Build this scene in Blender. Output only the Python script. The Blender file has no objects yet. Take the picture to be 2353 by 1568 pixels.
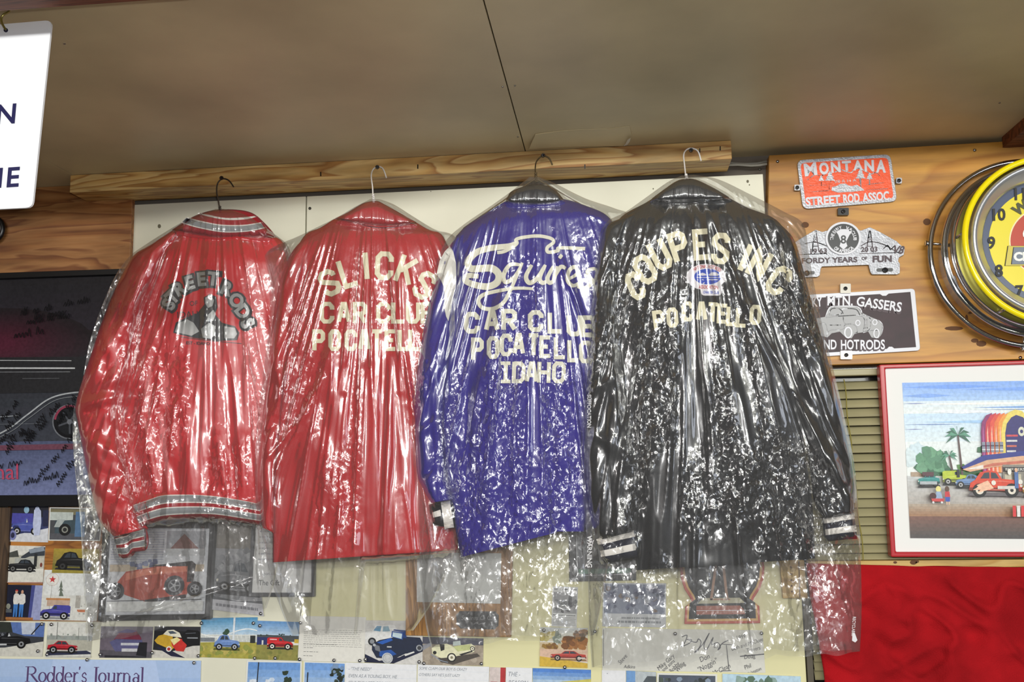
import bpy, bmesh, math, random
import numpy as np
from mathutils import Vector, Matrix
from mathutils.bvhtree import BVHTree
random.seed(7)
SC = bpy.context.scene
COL = SC.collection
# ---------------------------------------------------------------- camera
FPX = 2200.0
CAM = Vector((0.0, -2.15, 1.60))
def _axes(p, y, r):
    cp, sp, cy, sy, cr, sr = math.cos(p), math.sin(p), math.cos(y), math.sin(y), math.cos(r), math.sin(r)
    f = Vector((sy*cp, cy*cp, sp)); R = Vector((cy, -sy, 0)); U = R.cross(f)
    return cr*R + sr*U, -sr*R + cr*U, f
RX, UX, FX = _axes(math.radians(8.10), math.radians(-5.95), math.radians(-1.01))
cd = bpy.data.cameras.new('camera'); cam = bpy.data.objects.new('camera', cd); COL.objects.link(cam)
m = Matrix((RX, UX, -FX)).transposed().to_4x4(); m.translation = CAM; cam.matrix_world = m
cd.sensor_width = 36; cd.lens = FPX/2353*36; cd.clip_start = 0.05
SC.camera = cam
def U(px, py, Y):
    "world point that the photograph shows at pixel px,py if it lies on the wall-parallel plane y=Y"
    d = FX*FPX + RX*(px-1176.5) + UX*(784-py)
    return CAM + d*((Y-CAM.y)/d.y)
def ray(px, py):
    return (FX*FPX + RX*(px-1176.5) + UX*(784-py)).normalized()
# ---------------------------------------------------------------- world, lights, exposure
w = bpy.data.worlds.new('world'); SC.world = w; w.use_nodes = True
w.node_tree.nodes['Background'].inputs[0].default_value = (.75, .8, .9, 1)
w.node_tree.nodes['Background'].inputs[1].default_value = 0.15
def area(name, loc, target, sx, sy, power, color):
    l = bpy.data.lights.new(name, 'AREA'); l.shape = 'RECTANGLE'; l.size = sx; l.size_y = sy
    l.energy = power; l.color = color
    o = bpy.data.objects.new(name, l); COL.objects.link(o); o.location = loc
    o.rotation_euler = (Vector(target)-Vector(loc)).to_track_quat('-Z', 'Y').to_euler()
    return o
for fx_, fy_, fz_, pw_, cl_ in ((-2.4, -5.6, 2.55, 34, (1, .93, .90)), (.1, -6.2, 2.55, 60, (1, 1, .95)), (2.3, -5.4, 2.55, 44, (1, 1, .90)), (-1.1, -8.4, 2.55, 60, (1, 1, .97)), (1.4, -8.8, 2.55, 60, (.96, .98, 1))):
    area('fluorescent_light', (fx_, fy_, fz_), (fx_*.5, -1.5, 1.6), 1.25, 0.16, pw_, cl_)
area('fluorescent_light', (0.45, -2.75, 2.42), (0.5, -0.4, 1.2), 1.2, 0.10, 13, (1, 1, .92))
area('camera_flash', (0.02, -2.16, 1.68), (-.15, 0, 1.85), 0.06, 0.035, 7.5, (1, .98, .97))
area('fill_light', (3.3, -4.3, 1.7), (0, 0, 1.7), 1.3, 1.2, 22, (.82, .88, 1))  # unseen fill lamp, added to make up for weak ambient bounce
SC.view_settings.view_transform = 'Standard'; SC.view_settings.look = 'None'
SC.view_settings.gamma = 1; SC.view_settings.use_curve_mapping = False
SC.view_settings.exposure = 0.28
SC.cycles.transparent_max_bounces = 24
SC.cycles.max_bounces = 8
# ---------------------------------------------------------------- colours, materials
def lin(c):
    if isinstance(c, str):
        c = c.lstrip('#'); c = [int(c[i:i+2], 16)/255 for i in (0, 2, 4)]
    return tuple(x/12.92 if x <= .04045 else ((x+.055)/1.055)**2.4 for x in c)
def mat(name, col='#888888', rough=.6, metal=0, bump=0, bscale=200, spec=.5, var=0, vscale=6, sheen=0, stretch=(1,1,1)):
    m = bpy.data.materials.new(name); m.use_nodes = True; nt = m.node_tree; N = nt.nodes; L = nt.links
    b = N['Principled BSDF']; b.inputs['Roughness'].default_value = rough; b.inputs['Metallic'].default_value = metal
    b.inputs['Specular IOR Level'].default_value = spec
    if sheen: b.inputs['Sheen Weight'].default_value = sheen
    c = lin(col); b.inputs['Base Color'].default_value = (*c, 1)
    tc = N.new('ShaderNodeNewGeometry'); mp = N.new('ShaderNodeMapping'); mp.inputs['Scale'].default_value = stretch
    L.new(tc.outputs['Position'], mp.inputs['Vector'])
    if var:
        n = N.new('ShaderNodeTexNoise'); n.inputs['Scale'].default_value = vscale; n.inputs['Detail'].default_value = 5
        L.new(mp.outputs[0], n.inputs['Vector'])
        r = N.new('ShaderNodeValToRGB'); r.color_ramp.elements[0].position = .3; r.color_ramp.elements[1].position = .7
        r.color_ramp.elements[0].color = (*[x*(1-var) for x in c], 1); r.color_ramp.elements[1].color = (*[min(1, x*(1+var)) for x in c], 1)
        L.new(n.outputs['Fac'], r.inputs[0]); L.new(r.outputs[0], b.inputs['Base Color'])
    if bump:
        n = N.new('ShaderNodeTexNoise'); n.inputs['Scale'].default_value = bscale; n.inputs['Detail'].default_value = 4
        L.new(mp.outputs[0], n.inputs['Vector'])
        bp = N.new('ShaderNodeBump'); bp.inputs['Strength'].default_value = bump; bp.inputs['Distance'].default_value = .004
        L.new(n.outputs['Fac'], bp.inputs['Height']); L.new(bp.outputs[0], b.inputs['Normal'])
    return m
def wood(name, c0, c1, c2, rough=.5, sc=1.0, knots=True, axis='x', fine=60):
    m = bpy.data.materials.new(name); m.use_nodes = True; nt = m.node_tree; N = nt.nodes; L = nt.links
    b = N['Principled BSDF']; b.inputs['Roughness'].default_value = rough
    g = N.new('ShaderNodeNewGeometry'); mp = N.new('ShaderNodeMapping')
    mp.inputs['Scale'].default_value = (1.2*sc, 9*sc, 9*sc) if axis == 'x' else (9*sc, 9*sc, 1.0*sc)
    L.new(g.outputs['Position'], mp.inputs['Vector'])
    n = N.new('ShaderNodeTexNoise'); n.inputs['Scale'].default_value = 1.6; n.inputs['Detail'].default_value = 3; n.inputs['Distortion'].default_value = .6
    L.new(mp.outputs[0], n.inputs['Vector'])
    mu = N.new('ShaderNodeMath'); mu.operation = 'MULTIPLY'; mu.inputs[1].default_value = 9
    L.new(n.outputs['Fac'], mu.inputs[0])
    fr = N.new('ShaderNodeMath'); fr.operation = 'FRACT'; L.new(mu.outputs[0], fr.inputs[0])
    r = N.new('ShaderNodeValToRGB'); e = r.color_ramp.elements
    e[0].position = 0; e[0].color = (*lin(c0), 1); e[1].position = 1; e[1].color = (*lin(c0), 1)
    x = e.new(.55); x.color = (*lin(c1), 1); x = e.new(.86); x.color = (*lin(c2), 1)
    L.new(fr.outputs[0], r.inputs[0])
    f2 = N.new('ShaderNodeTexNoise'); f2.inputs['Scale'].default_value = fine; f2.inputs['Detail'].default_value = 6
    mp2 = N.new('ShaderNodeMapping'); mp2.inputs['Scale'].default_value = (.12, 1, 1) if axis == 'x' else (1, 1, .08)
    L.new(g.outputs['Position'], mp2.inputs['Vector']); L.new(mp2.outputs[0], f2.inputs['Vector'])
    big = N.new('ShaderNodeTexNoise'); big.inputs['Scale'].default_value = 3.0; L.new(g.outputs['Position'], big.inputs['Vector'])
    mx = N.new('ShaderNodeMix'); mx.data_type = 'RGBA'; mx.blend_type = 'MULTIPLY'; mx.inputs[0].default_value = .75
    rr = N.new('ShaderNodeValToRGB'); rr.color_ramp.elements[0].position = .3; rr.color_ramp.elements[0].color = (.5, .46, .42, 1); rr.color_ramp.elements[1].position = .62; rr.color_ramp.elements[1].color = (1, 1, 1, 1)
    L.new(f2.outputs['Fac'], rr.inputs[0]); L.new(r.outputs[0], mx.inputs[6]); L.new(rr.outputs[0], mx.inputs[7])
    last = mx.outputs[2]
    mx2 = N.new('ShaderNodeMix'); mx2.data_type = 'RGBA'; mx2.blend_type = 'MULTIPLY'; mx2.inputs[0].default_value = .8
    r3 = N.new('ShaderNodeValToRGB'); r3.color_ramp.elements[0].position = .35; r3.color_ramp.elements[0].color = (.62, .6, .56, 1); r3.color_ramp.elements[1].position = .6; r3.color_ramp.elements[1].color = (1, 1, 1, 1)
    L.new(big.outputs['Fac'], r3.inputs[0]); L.new(last, mx2.inputs[6]); L.new(r3.outputs[0], mx2.inputs[7]); last = mx2.outputs[2]
    if knots:
        v = N.new('ShaderNodeTexVoronoi'); v.inputs['Scale'].default_value = 5.5; L.new(g.outputs['Position'], v.inputs['Vector'])
        k = N.new('ShaderNodeValToRGB'); k.color_ramp.elements[0].position = .03; k.color_ramp.elements[0].color = (.16, .09, .05, 1); k.color_ramp.elements[1].position = .1; k.color_ramp.elements[1].color = (1, 1, 1, 1)
        L.new(v.outputs['Distance'], k.inputs[0])
        m3 = N.new('ShaderNodeMix'); m3.data_type = 'RGBA'; m3.blend_type = 'MULTIPLY'; m3.inputs[0].default_value = .85
        L.new(last, m3.inputs[6]); L.new(k.outputs[0], m3.inputs[7]); last = m3.outputs[2]
    L.new(last, b.inputs['Base Color'])
    bp = N.new('ShaderNodeBump'); bp.inputs['Strength'].default_value = .25; bp.inputs['Distance'].default_value = .002
    L.new(f2.outputs['Fac'], bp.inputs['Height']); L.new(bp.outputs[0], b.inputs['Normal'])
    return m
def ink_mat(name, rough, spec=.5, grain=.84):
    m = bpy.data.materials.new(name); m.use_nodes = True; N = m.node_tree.nodes; L = m.node_tree.links
    b = N['Principled BSDF']; b.inputs['Roughness'].default_value = rough; b.inputs['Specular IOR Level'].default_value = spec
    a = N.new('ShaderNodeAttribute'); a.attribute_name = 'Col'
    g = N.new('ShaderNodeNewGeometry'); n = N.new('ShaderNodeTexNoise'); n.inputs['Scale'].default_value = 150; n.inputs['Detail'].default_value = 3; L.new(g.outputs['Position'], n.inputs['Vector'])
    r = N.new('ShaderNodeValToRGB'); r.color_ramp.elements[0].position = .36; r.color_ramp.elements[0].color = (grain, grain, grain, 1); r.color_ramp.elements[1].position = .6
    L.new(n.outputs['Fac'], r.inputs[0]); mx = N.new('ShaderNodeMix'); mx.data_type = 'RGBA'; mx.blend_type = 'MULTIPLY'; mx.inputs[0].default_value = 1
    L.new(a.outputs['Color'], mx.inputs[6]); L.new(r.outputs[0], mx.inputs[7]); L.new(mx.outputs[2], b.inputs['Base Color'])
    return m
INK = ink_mat('photo_print_ink', .38); INKM = ink_mat('matte_print_ink', .7, .2, .95); POST = ink_mat('poster_print_ink', .22, .5, .8)
M_paper = mat('white_paper', '#dcdcd6', .7); M_steel = mat('steel_pin', '#b8b8ba', .25, 1)
M_chrome = mat('chrome', '#d2d2d4', .09, 1); M_wire = mat('galvanised_wire', '#a9a49c', .35, .8)
M_whitewire = mat('white_coated_wire', '#e3ded9', .35); M_black = mat('black_lacquer', '#101012', .3)
# ---------------------------------------------------------------- object helpers
def wl(o):
    v = Vector((0, 0, 0))
    while o: v = v+o.location; o = o.parent
    return v
def tag(o, label=None, cat=None, group=None, kind=None):
    for k, v in (('label', label), ('category', cat), ('group', group), ('kind', kind)):
        if v: o[k] = v
    return o
def empty(name, loc, label, cat, group=None):
    o = bpy.data.objects.new(name, None); COL.objects.link(o); o.location = loc; o.empty_display_size = .02
    return tag(o, label, cat, group)
def mesh(name, vs, fs, mt, parent=None, smooth=False, cols=None, solid=0, soff=-1):
    vs = [Vector(v) for v in vs]
    o0 = wl(parent) if parent else sum(vs, Vector())/max(1, len(vs))
    me = bpy.data.meshes.new(name); me.from_pydata([v-o0 for v in vs], [], fs)
    me.materials.append(mt)
    if smooth: me.polygons.foreach_set('use_smooth', [True]*len(me.polygons))
    if cols is not None:
        at = me.color_attributes.new('Col', 'FLOAT_COLOR', 'CORNER')
        a = np.ones((len(me.loops), 4), 'f')
        cc = {c: lin(c) for c in set(cols)}
        i = 0
        for p, c in zip(me.polygons, cols):
            a[p.loop_start:p.loop_start+p.loop_total, :3] = cc[c]
        at.data.foreach_set('color', a.ravel())
    o = bpy.data.objects.new(name, me); COL.objects.link(o)
    if parent: o.parent = parent
    else: o.location = o0
    if solid:
        md = o.modifiers.new('thickness', 'SOLIDIFY'); md.thickness = solid; md.offset = soff
    return o
def box_vf(x0, x1, y0, y1, z0, z1):
    v = [(x, y, z) for x in (x0, x1) for y in (y0, y1) for z in (z0, z1)]
    f = [(0, 1, 3, 2), (4, 6, 7, 5), (0, 4, 5, 1), (2, 3, 7, 6), (0, 2, 6, 4), (1, 5, 7, 3)]
    return v, f
def box(name, x0, x1, y0, y1, z0, z1, mt, parent=None, bevel=0):
    v, f = box_vf(x0, x1, y0, y1, z0, z1); o = mesh(name, v, f, mt, parent)
    if bevel:
        b = o.modifiers.new('bevel', 'BEVEL'); b.width = bevel; b.segments = 2
    return o
def slab_vf(q, Yf, Yb):
    "prism on the wall: polygon q in photo pixels, front plane Yf, back plane Yb"
    n = len(q); fr = [U(x, y, Yf) for x, y in q]; bk = [Vector((p.x, Yb, p.z)) for p in fr]
    return fr+bk, [tuple(range(n))[::-1], tuple(range(n, 2*n))]+[(i, (i+1) % n, n+(i+1) % n, n+i) for i in range(n)]
def slab(name, q, Yf, Yb, mt, parent=None, bevel=0):
    v, f = slab_vf(q, Yf, Yb); o = mesh(name, v, f, mt, parent)
    if bevel:
        b = o.modifiers.new('bevel', 'BEVEL'); b.width = bevel; b.segments = 2; b.limit_method = 'ANGLE'
    return o
def tube_vf(pts, r, n=8, closed=False):
    pts = [Vector(p) for p in pts]; V = []; F = []; k = len(pts)
    up = Vector((.13, .97, .21)).normalized(); pr = None
    for i, p in enumerate(pts):
        a = pts[(i-1) % k] if (closed or i) else p; b = pts[(i+1) % k] if (closed or i < k-1) else p
        t = (b-a).normalized(); s = t.cross(up)
        if s.length < .05: s = t.cross(Vector((1, 0, 0)))
        s.normalize(); q = s.cross(t)
        rr = r[i] if isinstance(r, (list, tuple)) else r
        V += [p+(s*math.cos(2*math.pi*j/n)+q*math.sin(2*math.pi*j/n))*rr for j in range(n)]
    for i in range(k if closed else k-1):
        for j in range(n):
            i2 = (i+1) % k
            F.append((i*n+j, i*n+(j+1) % n, i2*n+(j+1) % n, i2*n+j))
    if not closed: F += [tuple(range(n)), tuple(range((k-1)*n, k*n))[::-1]]
    return V, F
def tube(name, pts, r, mt, parent=None, n=8, closed=False):
    V, F = tube_vf(pts, r, n, closed); return mesh(name, V, F, mt, parent, True)
def catmull(P, n=8, closed=False):
    out = []; k = len(P)
    for i in range(k if closed else k-1):
        p = [P[(i+j) % k] if closed else P[min(max(i+j, 0), k-1)] for j in (-1, 0, 1, 2)]
        for j in range(n):
            t = j/n
            out.append(tuple(.5*(2*p[1][c]+(p[2][c]-p[0][c])*t+(2*p[0][c]-5*p[1][c]+4*p[2][c]-p[3][c])*t*t+(3*p[1][c]-p[0][c]-3*p[2][c]+p[3][c])*t**3) for c in range(len(P[0]))))
    if not closed: out.append(tuple(P[-1]))
    return out
def resample(P, n):
    P = np.array(P, float); d = np.r_[0, np.cumsum(np.hypot(*(P[1:]-P[:-1]).T))]
    t = np.linspace(0, d[-1], n); return np.c_[np.interp(t, d, P[:, 0]), np.interp(t, d, P[:, 1])]
def circ(cx, cy, rx, ry=None, n=20, a0=0, a1=360):
    ry = ry or rx; full = abs(a1-a0) >= 360; k = n if full else n+1
    return [(cx+rx*math.cos(math.radians(a0+(a1-a0)*i/n)), cy+ry*math.sin(math.radians(a0+(a1-a0)*i/n))) for i in range(k)]
def rrect(q, r, n=4):
    "rounded corners of a pixel quad"
    out = []; k = len(q)
    for i in range(k):
        p = np.array(q[i], float); a = np.array(q[i-1], float)-p; b = np.array(q[(i+1) % k], float)-p
        a = p+a/np.hypot(*a)*r; b = p+b/np.hypot(*b)*r
        for j in range(n+1):
            t = j/n; out.append(tuple((1-t)**2*a+2*t*(1-t)*p+t*t*b))
    return out
# ribbons (pen strokes) -------------------------------------------------
def ribbon(P, w, step=None, closed=False):
    "mitred stroke -> verts2d, faces; w number or list"
    P = [np.array(p, float) for p in P]
    if step:
        Q = []; W = []; k = len(P)
        ws = w if isinstance(w, (list, tuple)) else [w]*k
        for i in range(k if closed else k-1):
            a, b = P[i], P[(i+1) % k]; n = max(1, int(math.ceil(np.hypot(*(b-a))/step)))
            for j in range(n): Q.append(a+(b-a)*j/n); W.append(ws[i]+(ws[(i+1) % k]-ws[i])*j/n)
        if not closed: Q.append(P[-1]); W.append(ws[-1])
        P, w = Q, W
    k = len(P); ws = w if isinstance(w, (list, tuple)) else [w]*k
    V = []; F = []
    for i in range(k):
        d0 = P[i]-P[i-1] if (closed or i) else P[1]-P[0]; d1 = P[(i+1) % k]-P[i] if (closed or i < k-1) else P[i]-P[i-1]
        d0 = d0/(np.hypot(*d0)+1e-9); d1 = d1/(np.hypot(*d1)+1e-9)
        n0 = np.array((-d0[1], d0[0])); n1 = np.array((-d1[1], d1[0])); nn = n0+n1; l = np.hypot(*nn)
        nn = n0 if l < .3 else nn/l
        s = min(1/max(.35, float(nn@n0)), 1.7)*ws[i]/2
        V += [tuple(P[i]+nn*s), tuple(P[i]-nn*s)]
    for i in range(k if closed else k-1):
        j = (i+1) % k; F.append((2*i, 2*i+1, 2*j+1, 2*j))
    return V, F
GL = {
 'A': [[(0, 1), (.38, 0), (.62, 0), (1, 1)], [(.2, .66), (.8, .66)]],
 'B': [[(0, 0), (.75, 0), (1, .12), (1, .38), (.85, .5), (1, .62), (1, .88), (.75, 1), (0, 1), (0, -.08)], [(0, .5), (.85, .5)]],
 'C': [[(1, .32), (1, .17), (.75, 0), (.25, 0), (0, .17), (0, .83), (.25, 1), (.75, 1), (1, .83), (1, .68)]],
 'D': [[(0, 0), (.7, 0), (1, .18), (1, .82), (.7, 1), (0, 1), (0, -.08)]],
 'E': [[(1, 0), (0, 0), (0, 1), (1, 1)], [(0, .5), (.75, .5)]],
 'H': [[(0, -.08), (0, 1.08)], [(1, -.08), (1, 1.08)], [(0, .5), (1, .5)]],
 'I': [[(.5, -.08), (.5, 1.08)]],
 'J': [[(.15, 0), (.85, 0)], [(.5, 0), (.5, 1)], [(.15, 1), (.85, 1)]],
 'K': [[(0, -.08), (0, 1.08)], [(1, -.05), (.1, .6)], [(.35, .42), (1, 1.05)]],
 'L': [[(0, -.08), (0, 1), (1.05, 1)]],
 'N': [[(0, 1.08), (0, 0), (1, 1), (1, -.08)]],
 'O': [[(.25, 0), (.75, 0), (1, .17), (1, .83), (.75, 1), (.25, 1), (0, .83), (0, .17)], 'c'],
 'P': [[(0, 1.08), (0, 0), (.75, 0), (1, .13), (1, .42), (.75, .55), (0, .55)]],
 'R': [[(0, 1.08), (0, 0), (.75, 0), (1, .13), (1, .42), (.75, .55), (0, .55)], [(.5, .55), (1, 1.06)]],
 'S': [[(1, .27), (1, .15), (.75, 0), (.25, 0), (0, .15), (0, .33), (1, .67), (1, .85), (.75, 1), (.25, 1), (0, .85), (0, .73)]],
 'T': [[(-.05, 0), (1.05, 0)], [(.5, 0), (.5, 1.08)]],
 'U': [[(0, -.08), (0, .83), (.25, 1), (.75, 1), (1, .83), (1, -.08)]],
 'G': [[(1, .3), (1, .17), (.75, 0), (.25, 0), (0, .17), (0, .83), (.25, 1), (.75, 1), (1, .83), (1, .55), (.55, .55)]],
}
def block(ch, cx, cy, w, h, rot, st, step=7):
    a = math.radians(rot); ca, sa = math.cos(a), math.sin(a); V = []; F = []
    g = GL[ch]; closed = 'c' in g
    for s in g:
        if s == 'c': continue
        P = [((x-.5)*(w-st), (y-.5)*(h-st)) for x, y in s]
        P = [(cx+x*ca-y*sa, cy+x*sa+y*ca) for x, y in P]
        v, f = ribbon(P, st, step, closed); n = len(V); V += v; F += [tuple(n+i for i in q) for q in f]
    return V, F
_tc = {}
def glyph_text(s, bold=0, shear=0, font=None):
    "outline text as flat polygons, cap height ~1, y down, origin bottom-left"
    key = (s, bold, shear)
    if key not in _tc:
        c = bpy.data.curves.new('t', 'FONT'); c.body = s; c.size = 1; c.offset = bold; c.shear = shear; c.resolution_u = 3
        o = bpy.data.objects.new('t', c); COL.objects.link(o); dg = bpy.context.evaluated_depsgraph_get(); dg.update()
        me = o.evaluated_get(dg).to_mesh()
        V = [(v.co.x/.72, -v.co.y/.72) for v in me.vertices]; F = [tuple(p.vertices) for p in me.polygons]
        o.evaluated_get(dg).to_mesh_clear(); bpy.data.objects.remove(o); bpy.data.curves.remove(c); _tc[key] = (V, F)
    return _tc[key]
def text_px(s, cx, cy, h, rot=0, bold=0, wscale=1, shear=0, arc=None, maxw=None):
    "text centred at a pixel; arc=(radius) bends it on a circle (positive: arch up)"
    V, F = glyph_text(s, bold, shear)
    xs = [v[0] for v in V]; x0, x1 = min(xs), max(xs); W = (x1-x0)*h*wscale
    if maxw: wscale *= maxw/W
    a = math.radians(rot); ca, sa = math.cos(a), math.sin(a); out = []
    for x, y in V:
        x = (x-(x0+x1)/2)*h*wscale; y = (y+.5)*h
        if arc: t = x/arc; r = arc-y; x, y = r*math.sin(t), arc-r*math.cos(t)
        out.append((cx+x*ca-y*sa, cy+x*sa+y*ca))
    return out, F
# printed cards ---------------------------------------------------------
class Card:
    def __init__(s, q, Y):
        s.q = q; s.Y = Y; s.V = []; s.F = []; s.C = []; s.k = 0
        s.w = (math.dist(q[0], q[1])+math.dist(q[3], q[2]))/2; s.h = (math.dist(q[0], q[3])+math.dist(q[1], q[2]))/2
    def px(s, u, v):
        a, b, c, d = s.q
        return tuple((1-u)*(1-v)*a[i]+u*(1-v)*b[i]+u*v*c[i]+(1-u)*v*d[i] for i in (0, 1))
    def add(s, V, F, col, lift=None):
        s.k += 1; n = len(s.V); Y = s.Y-.00012*s.k
        s.V += [U(*s.px(min(max(u, 0), 1), min(max(v, 0), 1)), Y) for u, v in V]
        s.F += [tuple(n+i for i in f) for f in F]; s.C += [col]*len(F)
    def P(s, pts, col): s.add(pts, [tuple(range(len(pts)))[::-1]], col)
    def R(s, u0, v0, u1, v1, col): s.P([(u0, v0), (u1, v0), (u1, v1), (u0, v1)], col)
    def E(s, u, v, ru, rv, col, n=14): s.P(circ(u, v, ru, rv, n), col)
    def O(s, u, v, r, col, n=16): s.P(circ(u, v, r, r*s.w/s.h, n), col)     # round in the picture
    def L(s, pts, w, col):
        k = s.w; V, F = ribbon([(x*s.w, y*s.h) for x, y in pts], w*s.w); s.add([(x/s.w, y/s.h) for x, y in V], F, col)
    def G(s, u0, v0, u1, v1, c0, c1, n=8):
        a = lambda c: np.array([int(c[i:i+2], 16) for i in (1, 3, 5)])
        for i in range(n):
            c = a(c0)+(a(c1)-a(c0))*i/(n-1)
            s.R(u0, v0+(v1-v0)*i/n, u1, v0+(v1-v0)*(i+1)/n, '#%02x%02x%02x' % tuple(int(x) for x in c)); s.k -= 1
        s.k += 1
    def T(s, t, u, v, h, col, rot=0, bold=0, ws=1, shear=0, arc=None, maxw=None):
        V, F = text_px(t, u*s.w, v*s.h, h*s.h, rot, bold, ws, shear, arc*s.w if arc else None, maxw*s.w if maxw else None)
        s.add([(x/s.w, y/s.h) for x, y in V], F, col)
    def blobs(s, u0, v0, u1, v1, n, r, cols, seed=1):
        R = random.Random(seed)
        for i in range(n):
            c = R.choice(cols); x = R.uniform(u0, u1); y = R.uniform(v0, v1); rr = r*R.uniform(.5, 1.2)
            s.P([(x+rr*math.cos(a)*R.uniform(.6, 1.1), y+rr*math.sin(a)*R.uniform(.6, 1.1)*s.w/s.h) for a in [k*.785 for k in range(8)]], c); s.k -= .8
    def wl(s, u0, u1, v, col, n=3, dv=.05, th=.012, seed=1):      # lines of small print
        R = random.Random(seed)
        for i in range(n):
            x = u0
            while x < u1-.02:
                l = R.uniform(.02, .07); s.R(x, v+i*dv, min(x+l, u1), v+i*dv+th, col); s.k -= 1; x += l+.012
            s.k += .5
    def scrawl(s, u0, u1, v, h, col, seed=1, w=.006, rot=0):        # handwriting line
        R = random.Random(seed); x = 0; a = math.radians(rot); L_ = (u1-u0)*s.w; hh = h*s.h; word = []
        def out(P):
            P = [(u0+(p*math.cos(a)-q*math.sin(a))/s.w, v+(q*math.cos(a)+p*math.sin(a))/s.h) for p, q in catmull(P, 3)]
            s.L(P, w, col); s.k -= 1
        while x < L_:
            n = R.randint(5, 13); P = []
            for j in range(n):
                tall = 1.0 if R.random() < .25 else .5
                P.append((x+hh*.12*(j % 2), (-1 if j % 2 else .35)*hh*tall*R.uniform(.7, 1))); x += hh*R.uniform(.16, .3)
            out(P); x += hh*.5
        s.k += 1
    def car(s, u, v, w, h, col, kind='coupe', flip=False, tire='#141414', hub='#b8b8b8', glass='#39414a', dark=None, shadow='#2a2a2e'):
        fx = (lambda x: u+w*(1-x)) if flip else (lambda x: u+w*x); fy = lambda y: v+h*y
        M = lambda P: [(fx(a), fy(b)) for a, b in P]
        dark = dark or '#%02x%02x%02x' % tuple(int(int(col[i:i+2], 16)*.6) for i in (1, 3, 5))
        if shadow: s.P(M([(.02, .9), (.98, .88), (1.02, 1.02), (0, 1.04)]), shadow)
        if kind == 'roadster':
            s.P(M([(.0, .62), (.05, .4), (.3, .33), (.42, .3), (.47, .05), (.52, .05), (.5, .32), (.72, .28), (.97, .42), (1, .7), (.9, .82), (.1, .85)]), col)
            s.P(M([(.0, .68), (.1, .48), (.24, .5), (.34, .8), (.7, .82), (.76, .52), (.9, .48), (1, .7), (.94, .7), (.86, .6), (.8, .65), (.74, .9), (.32, .9), (.2, .62), (.1, .62), (.04, .78)]), dark)
            s.P(M([(.5, .32), (.52, .08), (.56, .3)]), '#c8ccd0')
        elif kind == 'van':
            s.P(M([(0, .8), (0, .12), (.06, .04), (.55, .02), (.64, .3), (.92, .38), (1, .55), (1, .82)]), col)
            s.P(M([(.46, .1), (.54, .1), (.6, .32), (.46, .32)]), glass); s.P(M([(0, .62), (1, .6), (1, .82), (0, .84)]), dark)
        elif kind == 'sedan':
            s.P(M([(0, .55), (.04, .45), (.3, .38), (.4, .1), (.66, .08), (.8, .36), (.98, .42), (1, .78), (.02, .82)]), col)
            s.P(M([(.33, .37), (.42, .15), (.52, .14), (.52, .36)]), glass); s.P(M([(.55, .14), (.64, .13), (.75, .35), (.55, .36)]), glass)
            s.P(M([(0, .68), (1, .64), (1, .78), (.02, .82)]), dark)
        else:
            s.P(M([(0, .75), (.02, .5), (.1, .4), (.38, .34), (.46, .06), (.62, .0), (.78, .08), (.88, .38), (.97, .5), (1, .8), (.02, .84)]), col)
            s.P(M([(.43, .33), (.49, .11), (.58, .08), (.58, .33)]), glass); s.P(M([(.61, .08), (.7, .1), (.78, .33), (.61, .33)]), glass)
            s.P(M([(0, .7), (1, .68), (1, .8), (.02, .84)]), dark)
        lt = '#%02x%02x%02x' % tuple(min(255, int(int(col[i:i+2], 16)*.75+70)) for i in (1, 3, 5))
        if h*s.h > 14: s.P(M([(.06, .5), (.4, .41), (.9, .47), (.4, .45)]), lt); s.P(M([(0, .6), (.05, .58), (.05, .66), (0, .67)]), '#d8d4c8'); s.P(M([(.3, .77), (.7, .76), (.7, .79), (.3, .8)]), lt)
        for x in (.2, .8):
            ru = min(w*.13, h*.3*s.h/s.w)
            s.O(fx(x), fy(.8), ru, tire); s.O(fx(x), fy(.8), ru*.58, hub); s.O(fx(x), fy(.8), ru*.25, tire)
    def build(s, name, parent, mt=INK):
        o = mesh(name, s.V, s.F, mt, parent, cols=s.C); return o
def photo(name, q, label, cat='photo', Y=-.0035, base=None, draw=None, mt=None, th=.0012, group=None, border=0, pins=()):
    "a paper rectangle on the wall with what is printed on it"
    o = slab(name, q, Y, Y+th, M_paper if base is None else base); tag(o, label, cat, group)
    if draw:
        qq = q
        if border:
            c = Card(q, Y); b = border; bv = b*c.w/c.h
            qq = [c.px(b, bv), c.px(1-b, bv), c.px(1-b, 1-bv), c.px(b, 1-bv)]
        c = Card(qq, Y); draw(c); c.build('printed_image', o, mt or INK)
    return o
def merge(lst):
    V = []; F = []
    for v, f in lst: n = len(V); V += list(v); F += [tuple(n+i for i in q) for q in f]
    return V, F
def relief(name, lst, Y, th, mt, parent, bevel=0, smooth=False):
    V, F = merge(lst); o = mesh(name, [U(x, y, Y) for x, y in V], F, mt, parent, solid=th, soff=1)
    return o
# numpy lattice noise ---------------------------------------------------
def vnoise(x, y, seed=0):
    x = np.asarray(x, float); y = np.asarray(y, float)
    xi = np.floor(x).astype(np.int64); yi = np.floor(y).astype(np.int64); xf = x-xi; yf = y-yi
    xf = xf*xf*(3-2*xf); yf = yf*yf*(3-2*yf)
    def h(a, b):
        n = (a*374761393+b*668265263+seed*1442695041) & 0x7fffffff
        n = ((n ^ (n >> 13))*1274126177) & 0x7fffffff
        return ((n ^ (n >> 16)) & 0xffff)/65535.0
    return (h(xi, yi)*(1-xf)+h(xi+1, yi)*xf)*(1-yf)+(h(xi, yi+1)*(1-xf)+h(xi+1, yi+1)*xf)*yf
def rnoise(x, y, seed=0): return 1-np.abs(2*vnoise(x, y, seed)-1)
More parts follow.
